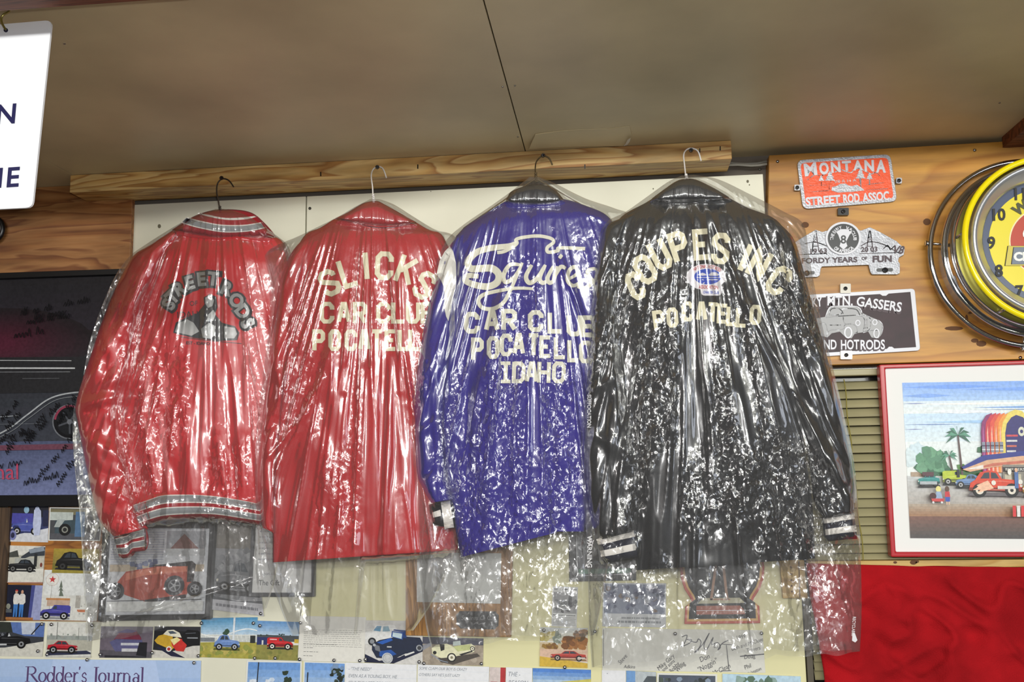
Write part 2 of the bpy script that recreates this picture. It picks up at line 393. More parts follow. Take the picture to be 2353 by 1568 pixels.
# ================================================================ setting
ZC = U(1207, 347, -.089).z
M_ceil = mat('brown_hardboard_ceiling', '#c6b690', .42, bump=.06, bscale=30, var=.22, vscale=2.6)
M_cream = mat('cream_painted_panel', '#dcdac6', .55, var=.05, vscale=5, bump=.05, bscale=120)
M_creamy = mat('yellow_cream_painted_panel', '#d9d4a4', .55, var=.05, vscale=3)
M_dark = mat('dark_void', '#15130f', .9); M_backshade = mat('wall_behind_panels_shadow_grey', '#6c645a', .9)  # backing grey has the tone of the beam's shadow put into it
M_room = mat('room_plaster', '#4a453c', .8)
M_beam = wood('pine_beam', '#efcb88', '#e0b26a', '#b98246', .5, 1.0)
M_plyR = wood('honey_plywood', '#d09840', '#c88e38', '#b87c2e', .42, .45, knots=False, fine=45)
M_plyL = wood('amber_plywood', '#b98450', '#a9703e', '#8a542e', .5, 1.1)
M_redwood = wood('reddish_joist_wood', '#8a4f2e', '#7a4024', '#57290f', .6, 1.2, knots=False)
def struct(o): o['kind'] = 'structure'; return o
x0 = U(703, 500, 0).x; xr = U(1765, 500, 0).x
struct(box('floor', -4.2, 4.2, -10.5, .3, -.05, 0, mat('concrete_floor', '#45423c', .7)))
struct(box('wall_left', -4.25, -4.2, -10.5, .3, 0, 2.8, M_room)); struct(box('wall_right', 4.2, 4.25, -10.5, .3, 0, 2.8, M_room))
struct(box('wall_front', -4.2, 4.2, -10.55, -10.5, 0, 2.8, M_room))
wb = struct(box('wall_back', -4.2, 4.2, .03, .15, 0, ZC+.3, M_backshade))
def panel(x0, x1, z0, z1, y, mt, name='panel'): return box(name, x0, x1, y, .03, z0, z1, mt, wb, .0012)
zt = U(1200, 427, 0).z; xlo = U(1838, 1300, 0).x; zlo = U(1800, 1180, 0).z  # panel top lowered: real gap, widened to stand for the beam's shadow band
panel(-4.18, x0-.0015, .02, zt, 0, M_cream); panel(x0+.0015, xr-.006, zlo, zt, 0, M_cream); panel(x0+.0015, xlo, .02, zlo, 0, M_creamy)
# plywood boards screwed over it
struct(box('trim_1', -3.0, U(300, 560, -.014).x, -.014, 0, U(150, 665, -.014).z, ZC-.0003, M_plyL, None, .0015))
pr = struct(slab('trim_2', [(1767, 357), (2440, 317), (2440, 823), (1760, 844)], -.016, .03, M_plyR, None, .0015))
for i, (px, py) in enumerate([(1787, 371), (1876, 690), (2240, 345), (2345, 822), (1800, 838)]):
    tube('screw', [U(px, py, -.016), U(px, py, -.0185)], .0035, M_steel, pr, 10)
kn = mat('dark_wood_knot', '#5a3614', .7)
for px, py, rx, ry in [(2130, 510, 9, 8), (2192, 755, 22, 5), (2255, 790, 12, 7), (2221, 735, 4, 12), (2240, 783, 9, 5), (1850, 517, 9, 7)]:
    slab('knot', circ(px, py, rx, ry, 10), -.0163, -.0155, kn, pr)
# ceiling of three hardboard sheets
xs1, xs2 = U(165, 418, -.089).x, U(1207, 347, -.089).x
ce = struct(box('ceiling', -4.2, 4.2, -10.5, -.93, 2.72, 2.78, M_room))
for a, b in ((-4.19, xs1-.001), (xs1+.001, xs2-.0012), (xs2+.0012, 4.19)):
    struct(box('ceiling_panel', a, b, -.93, .03, ZC, ZC+.006, M_ceil, ce))
box('ceiling_backing', -4.2, 4.2, -.93, .03, ZC+.012, ZC+.03, M_dark, ce)
for px, py in [(1155, 199), (1183, 196), (1190, 314), (2297, 236), (148, 100)]:
    d = ray(px, py); p = CAM+d*((ZC-CAM.z)/d.z); tube('screw', [p, p-Vector((0, 0, .0015))], .0022, M_steel, ce, 8)
# torn flap in the ceiling sheet above the beam
def onceil(px, py, dz=0): d = ray(px, py); return CAM+d*((ZC-dz-CAM.z)/d.z)
fl = [(1215, 343), (1300, 338), (1380, 336), (1432, 336), (1441, 322), (1451, 310), (1447, 290), (1400, 296), (1300, 300), (1230, 310)]
fv = [onceil(x, y, .001+.006*max(0, (y-300)/40)) for x, y in fl]
mesh('lifted_flap', fv, [tuple(range(len(fl)))], M_ceil, ce, solid=.002)
mesh('torn_edge', [onceil(x, y, .009) for x, y in [(1433, 336), (1441, 334), (1447, 326), (1449, 318), (1442, 322), (1438, 330)]], [tuple(range(6))], mat('torn_fibre', '#d8cfc0', .8), ce, solid=.001)
# beam the coats hang from
bm_ = struct(box('trim_3', U(160, 435, -.089).x, U(1681, 345, -.089).x, -.089, 0, U(920, 404, -.089).z, ZC-.0005, M_beam, None, .0015))
for px, py in [(737, 400), (960, 383), (1344, 383), (1608, 346), (1655, 341)]:
    slab('nail_hole', [(px-1.3, py-5), (px+1.3, py-5), (px+1.3, py+5), (px-1.3, py+5)], -.0895, -.089, M_black, bm_)
for i, (px, py) in enumerate([(509, 409), (867, 384), (1248, 357), (1588, 345)]):
    tube('nail', [U(px, py, -.085), U(px, py, -.118)], .0016, M_steel, bm_, 8)
    mm = M_steel if i else mat('rusty_nail', '#4a3a30', .5, .5)
    tube('nail_head', [U(px, py, -.118), U(px, py, -.1195)], .0046, mm, bm_, 14)
    tube('nail_recess', [U(px, py, -.1195), U(px, py, -.1198)], .002, M_black, bm_, 8)
# joists
_r = ray(100, 18); yj = CAM.y+_r.y*(ZC-.035-CAM.z)/_r.z
struct(box('trim_4', -2.2, U(900, 0, yj).x, yj-.04, yj, ZC-.035, ZC-.0005, M_redwood))
struct(box('trim_5', -4.19, 4.19, -.93, -.90, ZC+.002, 2.72, M_redwood))
xj = U(2296, 330, 0).x
struct(box('trim_6', xj, xj+.14, -.88, -.0165, U(2310, 340, -.016).z, ZC-.0005, M_redwood))
# cable in the gap at the ceiling
tube('cable', [U(x, y, .012) for x, y in [(1670, 374), (1690, 376), (1715, 377), (1740, 376), (1762, 371)]], .003, mat('grey_cable_sheath', '#8d8a80', .6), wb)
tube('cable', [U(x, y, .004) for x, y in [(1670, 380), (1695, 379), (1725, 381), (1745, 380), (1762, 377)]], .003, mat('grey_cable_sheath_pale', '#a5a194', .6), wb)
for px, py in [(712, 479), (1746, 389)]: tube('screw', [U(px, py, 0), U(px, py, -.002)], .0035, mat('dull_screw', '#4c4a42', .5, .6), wb, 10)
for px, py, r in [(366, 520, .004), (1501, 434, .0015), (1718, 417, .003), (1722, 425, .0015), (990, 440, .001), (1540, 420, .001)]:
    slab('scuff', circ(px, py, r/.001, r/.0008, 7), -.0003, 0, mat('scuff_mark', '#6b6654', .9), wb)
# window behind the blind
zb1 = U(2000, 843, 0).z
win = struct(box('window_1', xlo+.004, 3.0, .022, .03, .6, zb1, mat('dark_window_glass', '#1a1a18', .15)))
box('window_frame', xlo+.002, xlo+.014, -.006, .022, .6, U(1850, 1300, 0).z, mat('weathered_frame_wood', '#5c564a', .8), win)
# ================================================================ venetian blind
M_slat = mat('khaki_slat', '#a8a07a', .42, var=.12, vscale=9, stretch=(.3, 1, 4)); 
xb0, xb1 = xlo+.018, U(2460, 1000, 0).x
bl = empty('venetian_blind', ((xb0+xb1)/2, .008, U(2000, 850, 0).z), 'khaki metal venetian blind with grimy slats behind the red-framed picture', 'blind')
box('head_rail', xb0, xb1, -.006, .018, U(2000, 863, 0).z, U(2000, 848, 0).z, M_slat, bl, .002)
s0 = None
R = random.Random(3)
for i in range(33):
    zc_ = U(2000, 884+i*20.9, 0).z; pts = []
    tl = math.radians(57+R.uniform(-4, 4)); xv = []
    for j in range(5):
        a = (j-2)/2*.0115; bow = .0022*(1-(j-2)**2/4)
        pts.append((-(math.cos(tl)*a)-math.sin(tl)*bow*1, math.sin(tl)*a*-1 if False else -math.sin(tl)*a))
    V = [(x, .007+p[0], zc_+p[1]+R.uniform(-.0006, .0006)) for x in (xb0, xb1) for p in pts]
    mesh('slat', V, [(j, j+1, j+6, j+5) for j in range(4)], M_slat, bl, True, solid=.0006)
for a in ((1939, 872), (1985, 1290)), ((2330, 860), (2352, 1290)):
    (ax, ay), (bx, by) = a; P = [U(ax+(bx-ax)*t+1.5*math.sin(t*23), ay+(by-ay)*t, -.012) for t in np.linspace(0, 1, 30)]
    tube('ladder_cord', P, .0011, mat('olive_cord', '#8d8238', .8), bl, 6)
# ledge, red cloth, wood block
M_ledge = wood('yellow_pine_ledge', '#dcbb70', '#d4b064', '#c59a4c', .55, .7, knots=False)
zl0, zl1 = U(2150, 1305, -.03).z, U(2150, 1288, -.03).z
lg = struct(box('trim_7', U(1858, 1300, -.03).x, 3.0, -.03, .0, zl0, zl1, M_ledge, None, .001))
for px, py, r in [(2057, 1293, 3), (2099, 1293, 5.5), (2106, 1291, 4)]: slab('knot', circ(px, py, r*1.5, r, 9), -.0305, -.0298, kn, lg)
o = tag(slab('wooden_block', [(1792, 1288), (1848, 1288), (1857, 1376), (1799, 1376)], -.014, -.001, M_ledge, None, .0015), 'small pale wood block with a column of nail holes, beside the red cloth', 'wood block')
for py in (1304, 1320, 1334, 1347, 1360): slab('nail_hole', circ(1817+(py-1304)*.05, py, 2.4, 2.4, 8), -.0146, -.0139, kn, o)
tube('nail_hole', [U(1835.5, 1290, -.0145), U(1838, 1374, -.0145)], .0011, kn, o, 6)
def cloth():
    A = [(1852, 1294), (1856, 1330), (1862, 1376), (1873, 1430), (1882, 1480), (1892, 1540), (1903, 1640)]
    B = [(2470, 1302), (2470, 1360), (2470, 1420), (2470, 1460), (2470, 1500), (2470, 1560), (2470, 1640)]
    nt, ns = 60, 100; a = resample(A, nt); b = resample(B, nt); V = []; F = []
    for t in range(nt):
        for s in range(ns):
            x, y = a[t]+(b[t]-a[t])*s/(ns-1)
            if t == 0: y += 4*math.sin(s/ns*3.1)+1
            n = 1.7*(.018*(vnoise(x/120+y/200, y/120-x/240, 5)-.5)+.012*(vnoise(x/60-y/50, y/80+x/90, 6)-.5)+.009*float(rnoise((x+y*.9)/150, (y-x*.75)/55, 8))**3+.006*float(rnoise((x-y*.9)/150, (y+x*.6)/70, 9))**3)
            V.append(U(x, y, -.036-float(n)*min(1, t/10)))
    for t in range(nt-1):
        for s in range(ns-1): F.append((t*ns+s, t*ns+s+1, (t+1)*ns+s+1, (t+1)*ns+s))
    o = mesh('red_cloth', V, F, mat('red_felt', '#9c1219', .95, bump=.35, bscale=350, var=.28, vscale=9, spec=.15), None, True, solid=.002)
    tag(o, 'red felt cloth hanging in creases from the yellow pine ledge, lower right', 'cloth')
cloth()

# ================================================================ coats
def seg_fold(x, y, fs):
    d = np.zeros_like(x)
    for x0, y0, x1, y1, w, a in fs:
        L2 = (x1-x0)**2+(y1-y0)**2; t = ((x-x0)*(x1-x0)+(y-y0)*(y1-y0))/L2
        tc = np.clip(t, 0, 1); r2 = (x-x0-tc*(x1-x0))**2+(y-y0-tc*(y1-y0))**2
        d += a*np.exp(-r2/(w*w))*(1-.5*np.abs(2*tc-1)**2)
    return d
def pad(name, parent, A, B, Yc, T, mt, folds=(), nt=60, ns=36, seed=0, noise=.004, nx=45, ny=200, Tb=.018, taper=((0, .5), (.12, 1), (1, 1)), pw=2.6, smooth=True, curve=True):
    "stuffed cloth form between two outline edges A and B (photo pixels), centred on plane Yc"
    if curve: A = catmull(A, 8); B = catmull(B, 8)
    a = resample(A, nt); b = resample(B, nt)
    s = (1-np.cos(np.linspace(0, math.pi, ns)))/2; s = .5*s+.5*np.linspace(0, 1, ns)
    X = a[:, None, 0]+(b[:, None, 0]-a[:, None, 0])*s; Y = a[:, None, 1]+(b[:, None, 1]-a[:, None, 1])*s
    t = np.linspace(0, 1, nt)[:, None]; tp = np.interp(t, [p[0] for p in taper], [p[1] for p in taper])
    pf = np.sqrt(np.clip(1-np.abs(2*s-1)**pw, 0, 1))
    ef = np.clip(np.minimum(s, 1-s)*8, 0, 1)
    D = (noise*2*(vnoise(X/nx, Y/ny, seed)-.5)+noise*.7*(vnoise(X/nx*2.3, Y/ny*2.2, seed+1)-.5)*2+seg_fold(X, Y, folds))*ef
    YF = Yc-T*pf*tp-D; V = []; F = []
    for i in range(nt):
        ring = [U(X[i, j], Y[i, j], YF[i, j]) for j in range(ns)]
        back = [Vector((p.x, Yc+Tb*float(pf[j])*float(tp[i, 0]), p.z)) for j, p in enumerate(ring)]
        V += ring+back[1:-1][::-1]
    k = 2*ns-2
    for i in range(nt-1):
        for j in range(k): F.append((i*k+j, i*k+(j+1) % k, (i+1)*k+(j+1) % k, (i+1)*k+j))
    for base, fl in ((0, 0), ((nt-1)*k, 1)):
        for j in range(ns-1):
            q = [base+j, base+j+1, base+((k-j-1) % k if j < ns-1 else 0), base+((k-j) % k)]
            q = list(dict.fromkeys(q)); F.append(tuple(q if fl == 0 else q[::-1])) if len(q) > 2 else None
    o = mesh(name, V, F, mt, parent, smooth)
    o['_s'] = 1
    PADS.setdefault(parent.name, []).append((V, F)); return o
PADS = {}
def tree(root):
    V, F = merge(PADS[root.name]); return BVHTree.FromPolygons(V, F)
def on(bvh, px, py, lift, Yd):
    d = ray(px, py); h = bvh.ray_cast(CAM, d)
    if h[0] is None: return U(px, py, Yd)
    return h[0]-d*lift
def tess(vf, mx=13):
    bm = bmesh.new(); vs = [bm.verts.new((x, y, 0)) for x, y in vf[0]]
    for f in vf[1]:
        try: bm.faces.new([vs[i] for i in f])
        except ValueError: pass
    bmesh.ops.triangulate(bm, faces=[f for f in bm.faces if len(f.verts) > 4])
    for _ in range(4):
        E_ = [e for e in bm.edges if e.calc_length() > mx]
        if not E_: break
        bmesh.ops.subdivide_edges(bm, edges=E_, cuts=1); bmesh.ops.triangulate(bm, faces=[f for f in bm.faces if len(f.verts) > 4])
    bm.verts.index_update(); out = [(v.co.x, v.co.y) for v in bm.verts], [tuple(v.index for v in f.verts) for f in bm.faces]; bm.free(); return out
def sewn(name, lst, bvh, mt, parent, lift=.0022, th=.0018, Yd=-.15, ratio=None):
    V, F = tess(merge(lst)); W = [on(bvh, x, y, lift, Yd) for x, y in V]
    return mesh(name, W, F, mt, parent, solid=th, soff=1 if True else -1)
def hanger(name_label, hook, neck, sh, mt, Yc, nailY=-.113):
    n = neck; r = empty('wire_hanger', U(*n, Yc), name_label, 'hanger')
    k = len(hook); pts = catmull(hook, 5); m_ = len(pts)
    W = [U(x, y, nailY+(Yc-nailY)*max(0, 1-i/m_*2.2)) for i, (x, y) in enumerate(pts)]
    tube('hook', W, .0016, mt, r, 8)
    x, y = hook[0]; tw = []
    for i in range(40): tw.append(U(x+2.6*math.sin(i*.9)+(n[0]-x)*i/39, y-8+(n[1]-y+16)*i/39, Yc+.002*math.cos(i*.9)))
    tube('wire_twist', tw, .0012, mt, r, 6)
    P = [n, (n[0]+10, n[1]+6), sh[1], (sh[1][0]+4, sh[1][1]+8), (sh[0][0]-4, sh[0][1]+8), sh[0], (n[0]-10, n[1]+6)]
    tube('shoulder_wire', [U(a, b, Yc) for a, b in P], .0013, mt, r, 6, True)
M_film = None
def film():
    m = bpy.data.materials.new('clear_polythene_film'); m.use_nodes = True; nt = m.node_tree; N = nt.nodes; L = nt.links
    N.remove(N['Principled BSDF']); out = N['Material Output']
    g = N.new('ShaderNodeNewGeometry')
    def ns(scale, det, st=(1, 1, 1)):
        mp = N.new('ShaderNodeMapping'); mp.inputs['Scale'].default_value = st; L.new(g.outputs['Position'], mp.inputs['Vector'])
        n = N.new('ShaderNodeTexNoise'); n.inputs['Scale'].default_value = scale; n.inputs['Detail'].default_value = det; n.inputs['Distortion'].default_value = .8
        L.new(mp.outputs[0], n.inputs['Vector'])
        a = N.new('ShaderNodeMath'); a.operation = 'SUBTRACT'; a.inputs[1].default_value = .5; L.new(n.outputs['Fac'], a.inputs[0])
        b = N.new('ShaderNodeMath'); b.operation = 'ABSOLUTE'; L.new(a.outputs[0], b.inputs[0]); return b.outputs[0]
    b1 = N.new('ShaderNodeBump'); b1.inputs['Distance'].default_value = .02; L.new(ns(38, 1, (1, 1, .55)), b1.inputs['Height'])
    # how crumpled the film is comes from a vertex layer
    at = N.new('ShaderNodeAttribute'); at.attribute_name = 'Crumple'
    mm = N.new('ShaderNodeMath'); mm.operation = 'MULTIPLY'; mm.inputs[1].default_value = .6; L.new(at.outputs['Fac'], mm.inputs[0]); L.new(mm.outputs[0], b1.inputs['Strength'])
    dn = N.new('ShaderNodeTexNoise'); dn.inputs['Scale'].default_value = 60; dn.inputs['Detail'].default_value = 2; L.new(g.outputs['Position'], dn.inputs['Vector'])
    dm = N.new('ShaderNodeVectorMath'); dm.operation = 'SCALE'; dm.inputs['Scale'].default_value = .016; L.new(dn.outputs['Color'], dm.inputs[0])
    da = N.new('ShaderNodeVectorMath'); da.operation = 'ADD'; L.new(g.outputs['Position'], da.inputs[0]); L.new(dm.outputs[0], da.inputs[1])
    last = b1.outputs[0]
    for sc, k in ((75, .26), (170, .25)):      # small flat facets between the creases
        mp = N.new('ShaderNodeMapping'); mp.inputs['Scale'].default_value = (1, 1, .62); mp.inputs['Rotation'].default_value = (0, .35, 0); L.new(da.outputs[0], mp.inputs['Vector'])
        v = N.new('ShaderNodeTexVoronoi'); v.inputs['Scale'].default_value = sc; L.new(mp.outputs[0], v.inputs['Vector'])
        sb = N.new('ShaderNodeVectorMath'); sb.operation = 'SUBTRACT'; sb.inputs[1].default_value = (.5, .5, .5); L.new(v.outputs['Color'], sb.inputs[0])
        km = N.new('ShaderNodeMath'); km.operation = 'MULTIPLY'; km.inputs[1].default_value = k*2; L.new(at.outputs['Fac'], km.inputs[0])
        sl = N.new('ShaderNodeVectorMath'); sl.operation = 'SCALE'; L.new(sb.outputs[0], sl.inputs[0]); L.new(km.outputs[0], sl.inputs['Scale'])
        ad_ = N.new('ShaderNodeVectorMath'); ad_.operation = 'ADD'; L.new(last, ad_.inputs[0]); L.new(sl.outputs[0], ad_.inputs[1]); last = ad_.outputs[0]
    nz = N.new('ShaderNodeVectorMath'); nz.operation = 'NORMALIZE'; L.new(last, nz.inputs[0]); b2 = nz
    fr = N.new('ShaderNodeFresnel'); fr.inputs['IOR'].default_value = 1.55; L.new(b2.outputs[0], fr.inputs['Normal'])
    ad = N.new('ShaderNodeMath'); ad.operation = 'MULTIPLY_ADD'; ad.inputs[1].default_value = .9; ad.inputs[2].default_value = .06; L.new(fr.outputs[0], ad.inputs[0])
    cl = N.new('ShaderNodeMath'); cl.operation = 'MINIMUM'; cl.inputs[1].default_value = .45; L.new(ad.outputs[0], cl.inputs[0])
    gl = N.new('ShaderNodeBsdfGlossy'); gl.inputs['Roughness'].default_value = .10; L.new(b2.outputs[0], gl.inputs['Normal'])
    g2 = N.new('ShaderNodeBsdfGlossy'); g2.inputs['Roughness'].default_value = .30; L.new(b2.outputs[0], g2.inputs['Normal'])
    gm = N.new('ShaderNodeMixShader'); gm.inputs[0].default_value = .38; L.new(gl.outputs[0], gm.inputs[1]); L.new(g2.outputs[0], gm.inputs[2]); gl = gm
    tr = N.new('ShaderNodeBsdfTransparent'); tr.inputs[0].default_value = (.97, .97, .97, 1)
    df = N.new('ShaderNodeBsdfDiffuse'); df.inputs[0].default_value = (.86, .87, .9, 1)
    m1 = N.new('ShaderNodeMixShader'); m1.inputs[0].default_value = .035; L.new(tr.outputs[0], m1.inputs[1]); L.new(df.outputs[0], m1.inputs[2])
    m2 = N.new('ShaderNodeMixShader'); L.new(cl.outputs[0], m2.inputs[0]); L.new(m1.outputs[0], m2.inputs[1]); L.new(gl.outputs[0], m2.inputs[2])
    L.new(m2.outputs[0], out.inputs['Surface']); return m
M_film = film()
M_prt = mat('white_print_on_film', '#e8e8ea', .5)
def blur(H, n=2):
    for _ in range(n):
        P = np.pad(H, 1, mode='edge'); H = (P[:-2, 1:-1]+P[2:, 1:-1]+P[1:-1, :-2]+P[1:-1, 2:]+2*P[1:-1, 1:-1])/6
    return H
BAGS = []
def bag(label, A, B, neck, Yc, bvh, seed, fold=.006, cr=.0016, crum=.7, nt=330, ns=180, folds=(), hem=6, fan=30, skew=0):
    A = catmull(A, 6); B = catmull(B, 6); a = resample(A, nt); b = resample(B, nt)
    s = np.linspace(0, 1, ns); X = a[:, None, 0]+(b[:, None, 0]-a[:, None, 0])*s; Y = a[:, None, 1]+(b[:, None, 1]-a[:, None, 1])*s
    # uneven bottom hem
    t = np.linspace(0, 1, nt)[:, None]*np.ones_like(X)
    Y = Y+hem*2*(vnoise(X/35, X*0, seed+3)-.5)*np.clip((t-.9)*10, 0, 1)
    H = np.full((nt, ns), np.nan)
    for i in range(nt):
        for j in range(ns):
            h = bvh.ray_cast(CAM, ray(X[i, j], Y[i, j]))
            if h[0] is not None and h[0].y < Yc+.02: H[i, j] = h[0].y
    M = ~np.isnan(H); H0 = np.where(M, H, Yc-.012)
    for i in range(1, nt):   # film falls straight once it has left the cloth
        H0[i] = np.where(M[i], H0[i], np.minimum(H0[i], H0[i-1]+.00035))
    G = H0.copy()
    for _ in range(3):
        P = np.pad(G, 1, mode='edge'); G = np.minimum.reduce([P[1:-1, 1:-1], P[:-2, 1:-1], P[2:, 1:-1], P[1:-1, :-2], P[1:-1, 2:]])
    G = np.minimum(blur(G, 8), H0)-.0035
    nx, ny = neck; ax = (X-nx)/(np.maximum(Y-ny, 0)+260)*fan+skew*(Y-ny)/1000
    f1 = (rnoise(ax, Y/330, seed)**2*fold+rnoise(ax*2.6+3, Y/190, seed+1)*fold*.3)*np.clip(.12+t*1.9, 0, 1)
    patch = np.clip((vnoise(ax*.55, Y/230, seed+9)-.38)*3.6, .03, 1)
    f2 = rnoise(X/21+Y/90, Y/30-X/80, seed+5)**2*cr*1.2*patch+rnoise(X/11+Y/25, Y/13, seed+6)**2*cr*.7*patch
    f2 = f2*np.clip(t*2.8-.1, .12, 1); f3 = seg_fold(X, Y, folds)*np.clip(t*4, .3, 1)*.8
    ed = np.clip(np.minimum(s, 1-s)*9, 0, 1)[None, :]*np.clip(t*30, 0, 1); ed = np.sqrt(ed)
    YF = np.minimum(Yc+(G-Yc)*ed, np.where(M, H-.003, 9))-(f1+f2+f3)*np.clip(np.minimum(s, 1-s)*16, 0.05, 1)
    V = [U(X[i, j], Y[i, j], YF[i, j]) for i in range(nt) for j in range(ns)]
    F = [(i*ns+j, i*ns+j+1, (i+1)*ns+j+1, (i+1)*ns+j) for i in range(nt-1) for j in range(ns-1)]
    # back sheet
    st = 5; J = list(range(0, ns, st)); J = J if J[-1] == ns-1 else J+[ns-1]; I = list(range(0, nt, st)); I = I if I[-1] == nt-1 else I+[nt-1]
    nb = len(V)
    for i in I:
        for j in J:
            p = V[i*ns+j]; e = math.sqrt(min(1, min(s[j], 1-s[j])*9))
            V.append(Vector((p.x, YF[i, 0]*0+Yc+(.026+.006*float(rnoise(X[i, j]/40, Y[i, j]/200, seed+7)))*e*min(1, i/20), p.z)))
    k = len(J)
    F += [(nb+i*k+j, nb+(i+1)*k+j, nb+(i+1)*k+j+1, nb+i*k+j+1) for i in range(len(I)-1) for j in range(k-1)]
    o = mesh('garment_bag', V, F, M_film, None, True); tag(o, label, 'garment bag')
    c = o.data.attributes.new('Crumple', 'FLOAT', 'POINT')
    cv = np.full(len(V), crum*.4, 'f'); cv[:nb] = (crum*patch*np.clip((t-.12)*2.2, .03, 1)*np.clip(3.6-3.6*t, .2, 1)).ravel()
    c.data.foreach_set('value', cv)
    BAGS.append(o); return o, BVHTree.FromPolygons(V[:nb], F[:(nt-1)*(ns-1)])
def cloth_mat(name, col, rough, sheen, bump=.3, bs=500, var=.06): return mat(name, col, rough, bump=bump, bscale=bs, sheen=sheen*.15, spec=.25, var=var, vscale=25)
M_satin = mat('red_satin', '#c8161f', .38, bump=.12, bscale=60, spec=.5, sheen=.05, var=.08, vscale=9)
M_rknit = cloth_mat('dark_red_rib_knit', '#a5101f', .85, .3, .5, 700)
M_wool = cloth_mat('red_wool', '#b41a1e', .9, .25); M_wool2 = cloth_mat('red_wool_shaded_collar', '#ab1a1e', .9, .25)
M_blue = cloth_mat('royal_blue_wool', '#261684', .9, .25); M_bknit = cloth_mat('black_rib_knit', '#17151c', .9, .2, .6, 700)
M_blk = cloth_mat('black_wool', '#151517', .9, .15); M_navy = cloth_mat('navy_rib_knit', '#15172a', .9, .2, .6, 700)
M_felt = mat('cream_felt_letter', '#e6dfbf', .9, bump=.2, bscale=400, spec=.2); M_feltw = mat('ivory_felt_letter', '#e3e0cc', .9, bump=.2, bscale=400, spec=.2)
M_greyst = mat('grey_knit_stripe', '#8d9092', .85, spec=.2); M_whst = mat('white_knit_stripe', '#e2ddd6', .85, spec=.2)
M_leath = mat('white_leather', '#dedbd3', .4)
def stripe(A, B, f0, f1, n=40):
    "band between fractions f0,f1 of the way from edge A to edge B"
    a = resample(catmull(A, 6), n); b = resample(catmull(B, 6), n)
    p = a+(b-a)*f0; q = a+(b-a)*f1
    m_ = 4; V = [tuple(p[i]+(q[i]-p[i])*k/m_) for k in range(m_+1) for i in range(n)]
    return V, [(k*n+i, k*n+i+1, (k+1)*n+i+1, (k+1)*n+i) for k in range(m_) for i in range(n-1)]
def stripes(root, bvh, A, B, spec, Yd):
    for f0, f1, mt, nm in spec: sewn(nm, [stripe(A, B, f0, f1)], bvh, mt, root, .0012, .0009, Yd)

# ---- coat 1: red satin
Y1, Y2, Y3, Y4 = -.122, -.150, -.178, -.206
j1 = empty('satin_jacket', U(505, 500, Y1), 'red satin bomber jacket with striped knit collar and waistband, leftmost on the beam', 'jacket', None)
f = [(400, 560, 330, 700, 16, .008), (364, 588, 300, 690, 9, -.012), (300, 690, 275, 850, 9, -.014), (560, 560, 600, 640, 20, .005),
     (520, 1130, 500, 1000, 8, .010), (480, 1130, 470, 990, 6, -.009), (440, 1130, 430, 940, 9, .010), (400, 1130, 375, 950, 8, -.009), (360, 1130, 330, 960, 10, .010), (560, 1145, 560, 1000, 9, .009), (535, 1140, 530, 1030, 6, -.009), (330, 1120, 300, 1000, 8, -.008), (590, 1140, 596, 1010, 7, -.007), (340, 800, 320, 1000, 10, .006), (420, 850, 400, 1050, 12, .006)]
pad('body', j1, [(401, 526), (368, 556), (332, 620), (305, 720), (285, 850), (270, 930), (270, 1010), (285, 1080), (309, 1160)], [(627, 542), (652, 560), (662, 620), (658, 700), (645, 850), (636, 1000), (630, 1090), (626, 1130), (612, 1164)], Y1, .040, M_satin, f, 90, 60, 21, .004, 50, 150)
pad('sleeve', j1, [(398, 528), (340, 566), (305, 590), (268, 656), (232, 744), (211, 808), (190, 870), (173, 934), (178, 970), (183, 1000), (197, 1070), (214, 1148), (230, 1200), (262, 1234)], [(404, 540), (372, 590), (350, 640), (318, 700), (302, 770), (287, 850), (270, 900), (262, 960), (270, 1010), (282, 1060), (296, 1120), (308, 1160), (316, 1190), (330, 1216)], Y1-.012, .036, M_satin,
    [(262, 915, 190, 930, 12, .009), (255, 930, 200, 950, 7, -.010), (275, 870, 225, 890, 9, .006), (290, 1060, 200, 1010, 10, .007), (295, 1110, 205, 1075, 8, -.008), (300, 1150, 225, 1130, 10, .008), (315, 1205, 240, 1190, 8, -.006), (330, 640, 240, 840, 16, .006)], 90, 30, 22, .005, 40, 70)
pad('sleeve', j1, [(630, 548), (640, 620), (640, 750), (632, 900), (628, 1050), (622, 1180)], [(652, 558), (672, 640), (676, 760), (672, 900), (664, 1050), (650, 1195)], Y1+.004, .025, M_satin, (), 50, 14, 23)
A = [(306, 1158), (345, 1144), (385, 1134), (480, 1136), (560, 1148), (618, 1160)]; B = [(322, 1213), (350, 1203), (385, 1196), (480, 1192), (560, 1202), (616, 1210)]
pad('waistband', j1, A, B, Y1-.006, .040, M_rknit, (), 60, 12, 24, .001, taper=((0, .3), (.08, 1), (.9, 1), (1, .4)))
CA = [(395, 528), (425, 508), (458, 492), (500, 482), (560, 484), (595, 500), (630, 543)]; CB = [(401, 527), (430, 536), (470, 546), (512, 550), (560, 549), (600, 546), (628, 544)]
pad('collar', j1, CA, CB, Y1-.004, .040, M_rknit, (), 60, 14, 25, .0015, taper=((0, .3), (.1, 1), (.9, 1), (1, .3)))
A2 = [(262, 1236), (275, 1232), (292, 1228), (303, 1222), (316, 1218), (331, 1213)]; B2 = [(274, 1281), (284, 1284), (296, 1282), (303, 1270), (318, 1268), (333, 1266)]
pad('cuff', j1, A2, B2, Y1-.014, .022, M_rknit, [(298, 1225, 301, 1280, 4, -.012)], 40, 12, 26, .001, taper=((0, .4), (.15, 1), (.85, 1), (1, .4)), curve=False)
pad('cuff', j1, [(622, 1182), (650, 1192)], [(624, 1225), (650, 1238)], Y1-.002, .018, M_rknit, (), 12, 8, 26, .001, curve=False)
t1 = tree(j1)
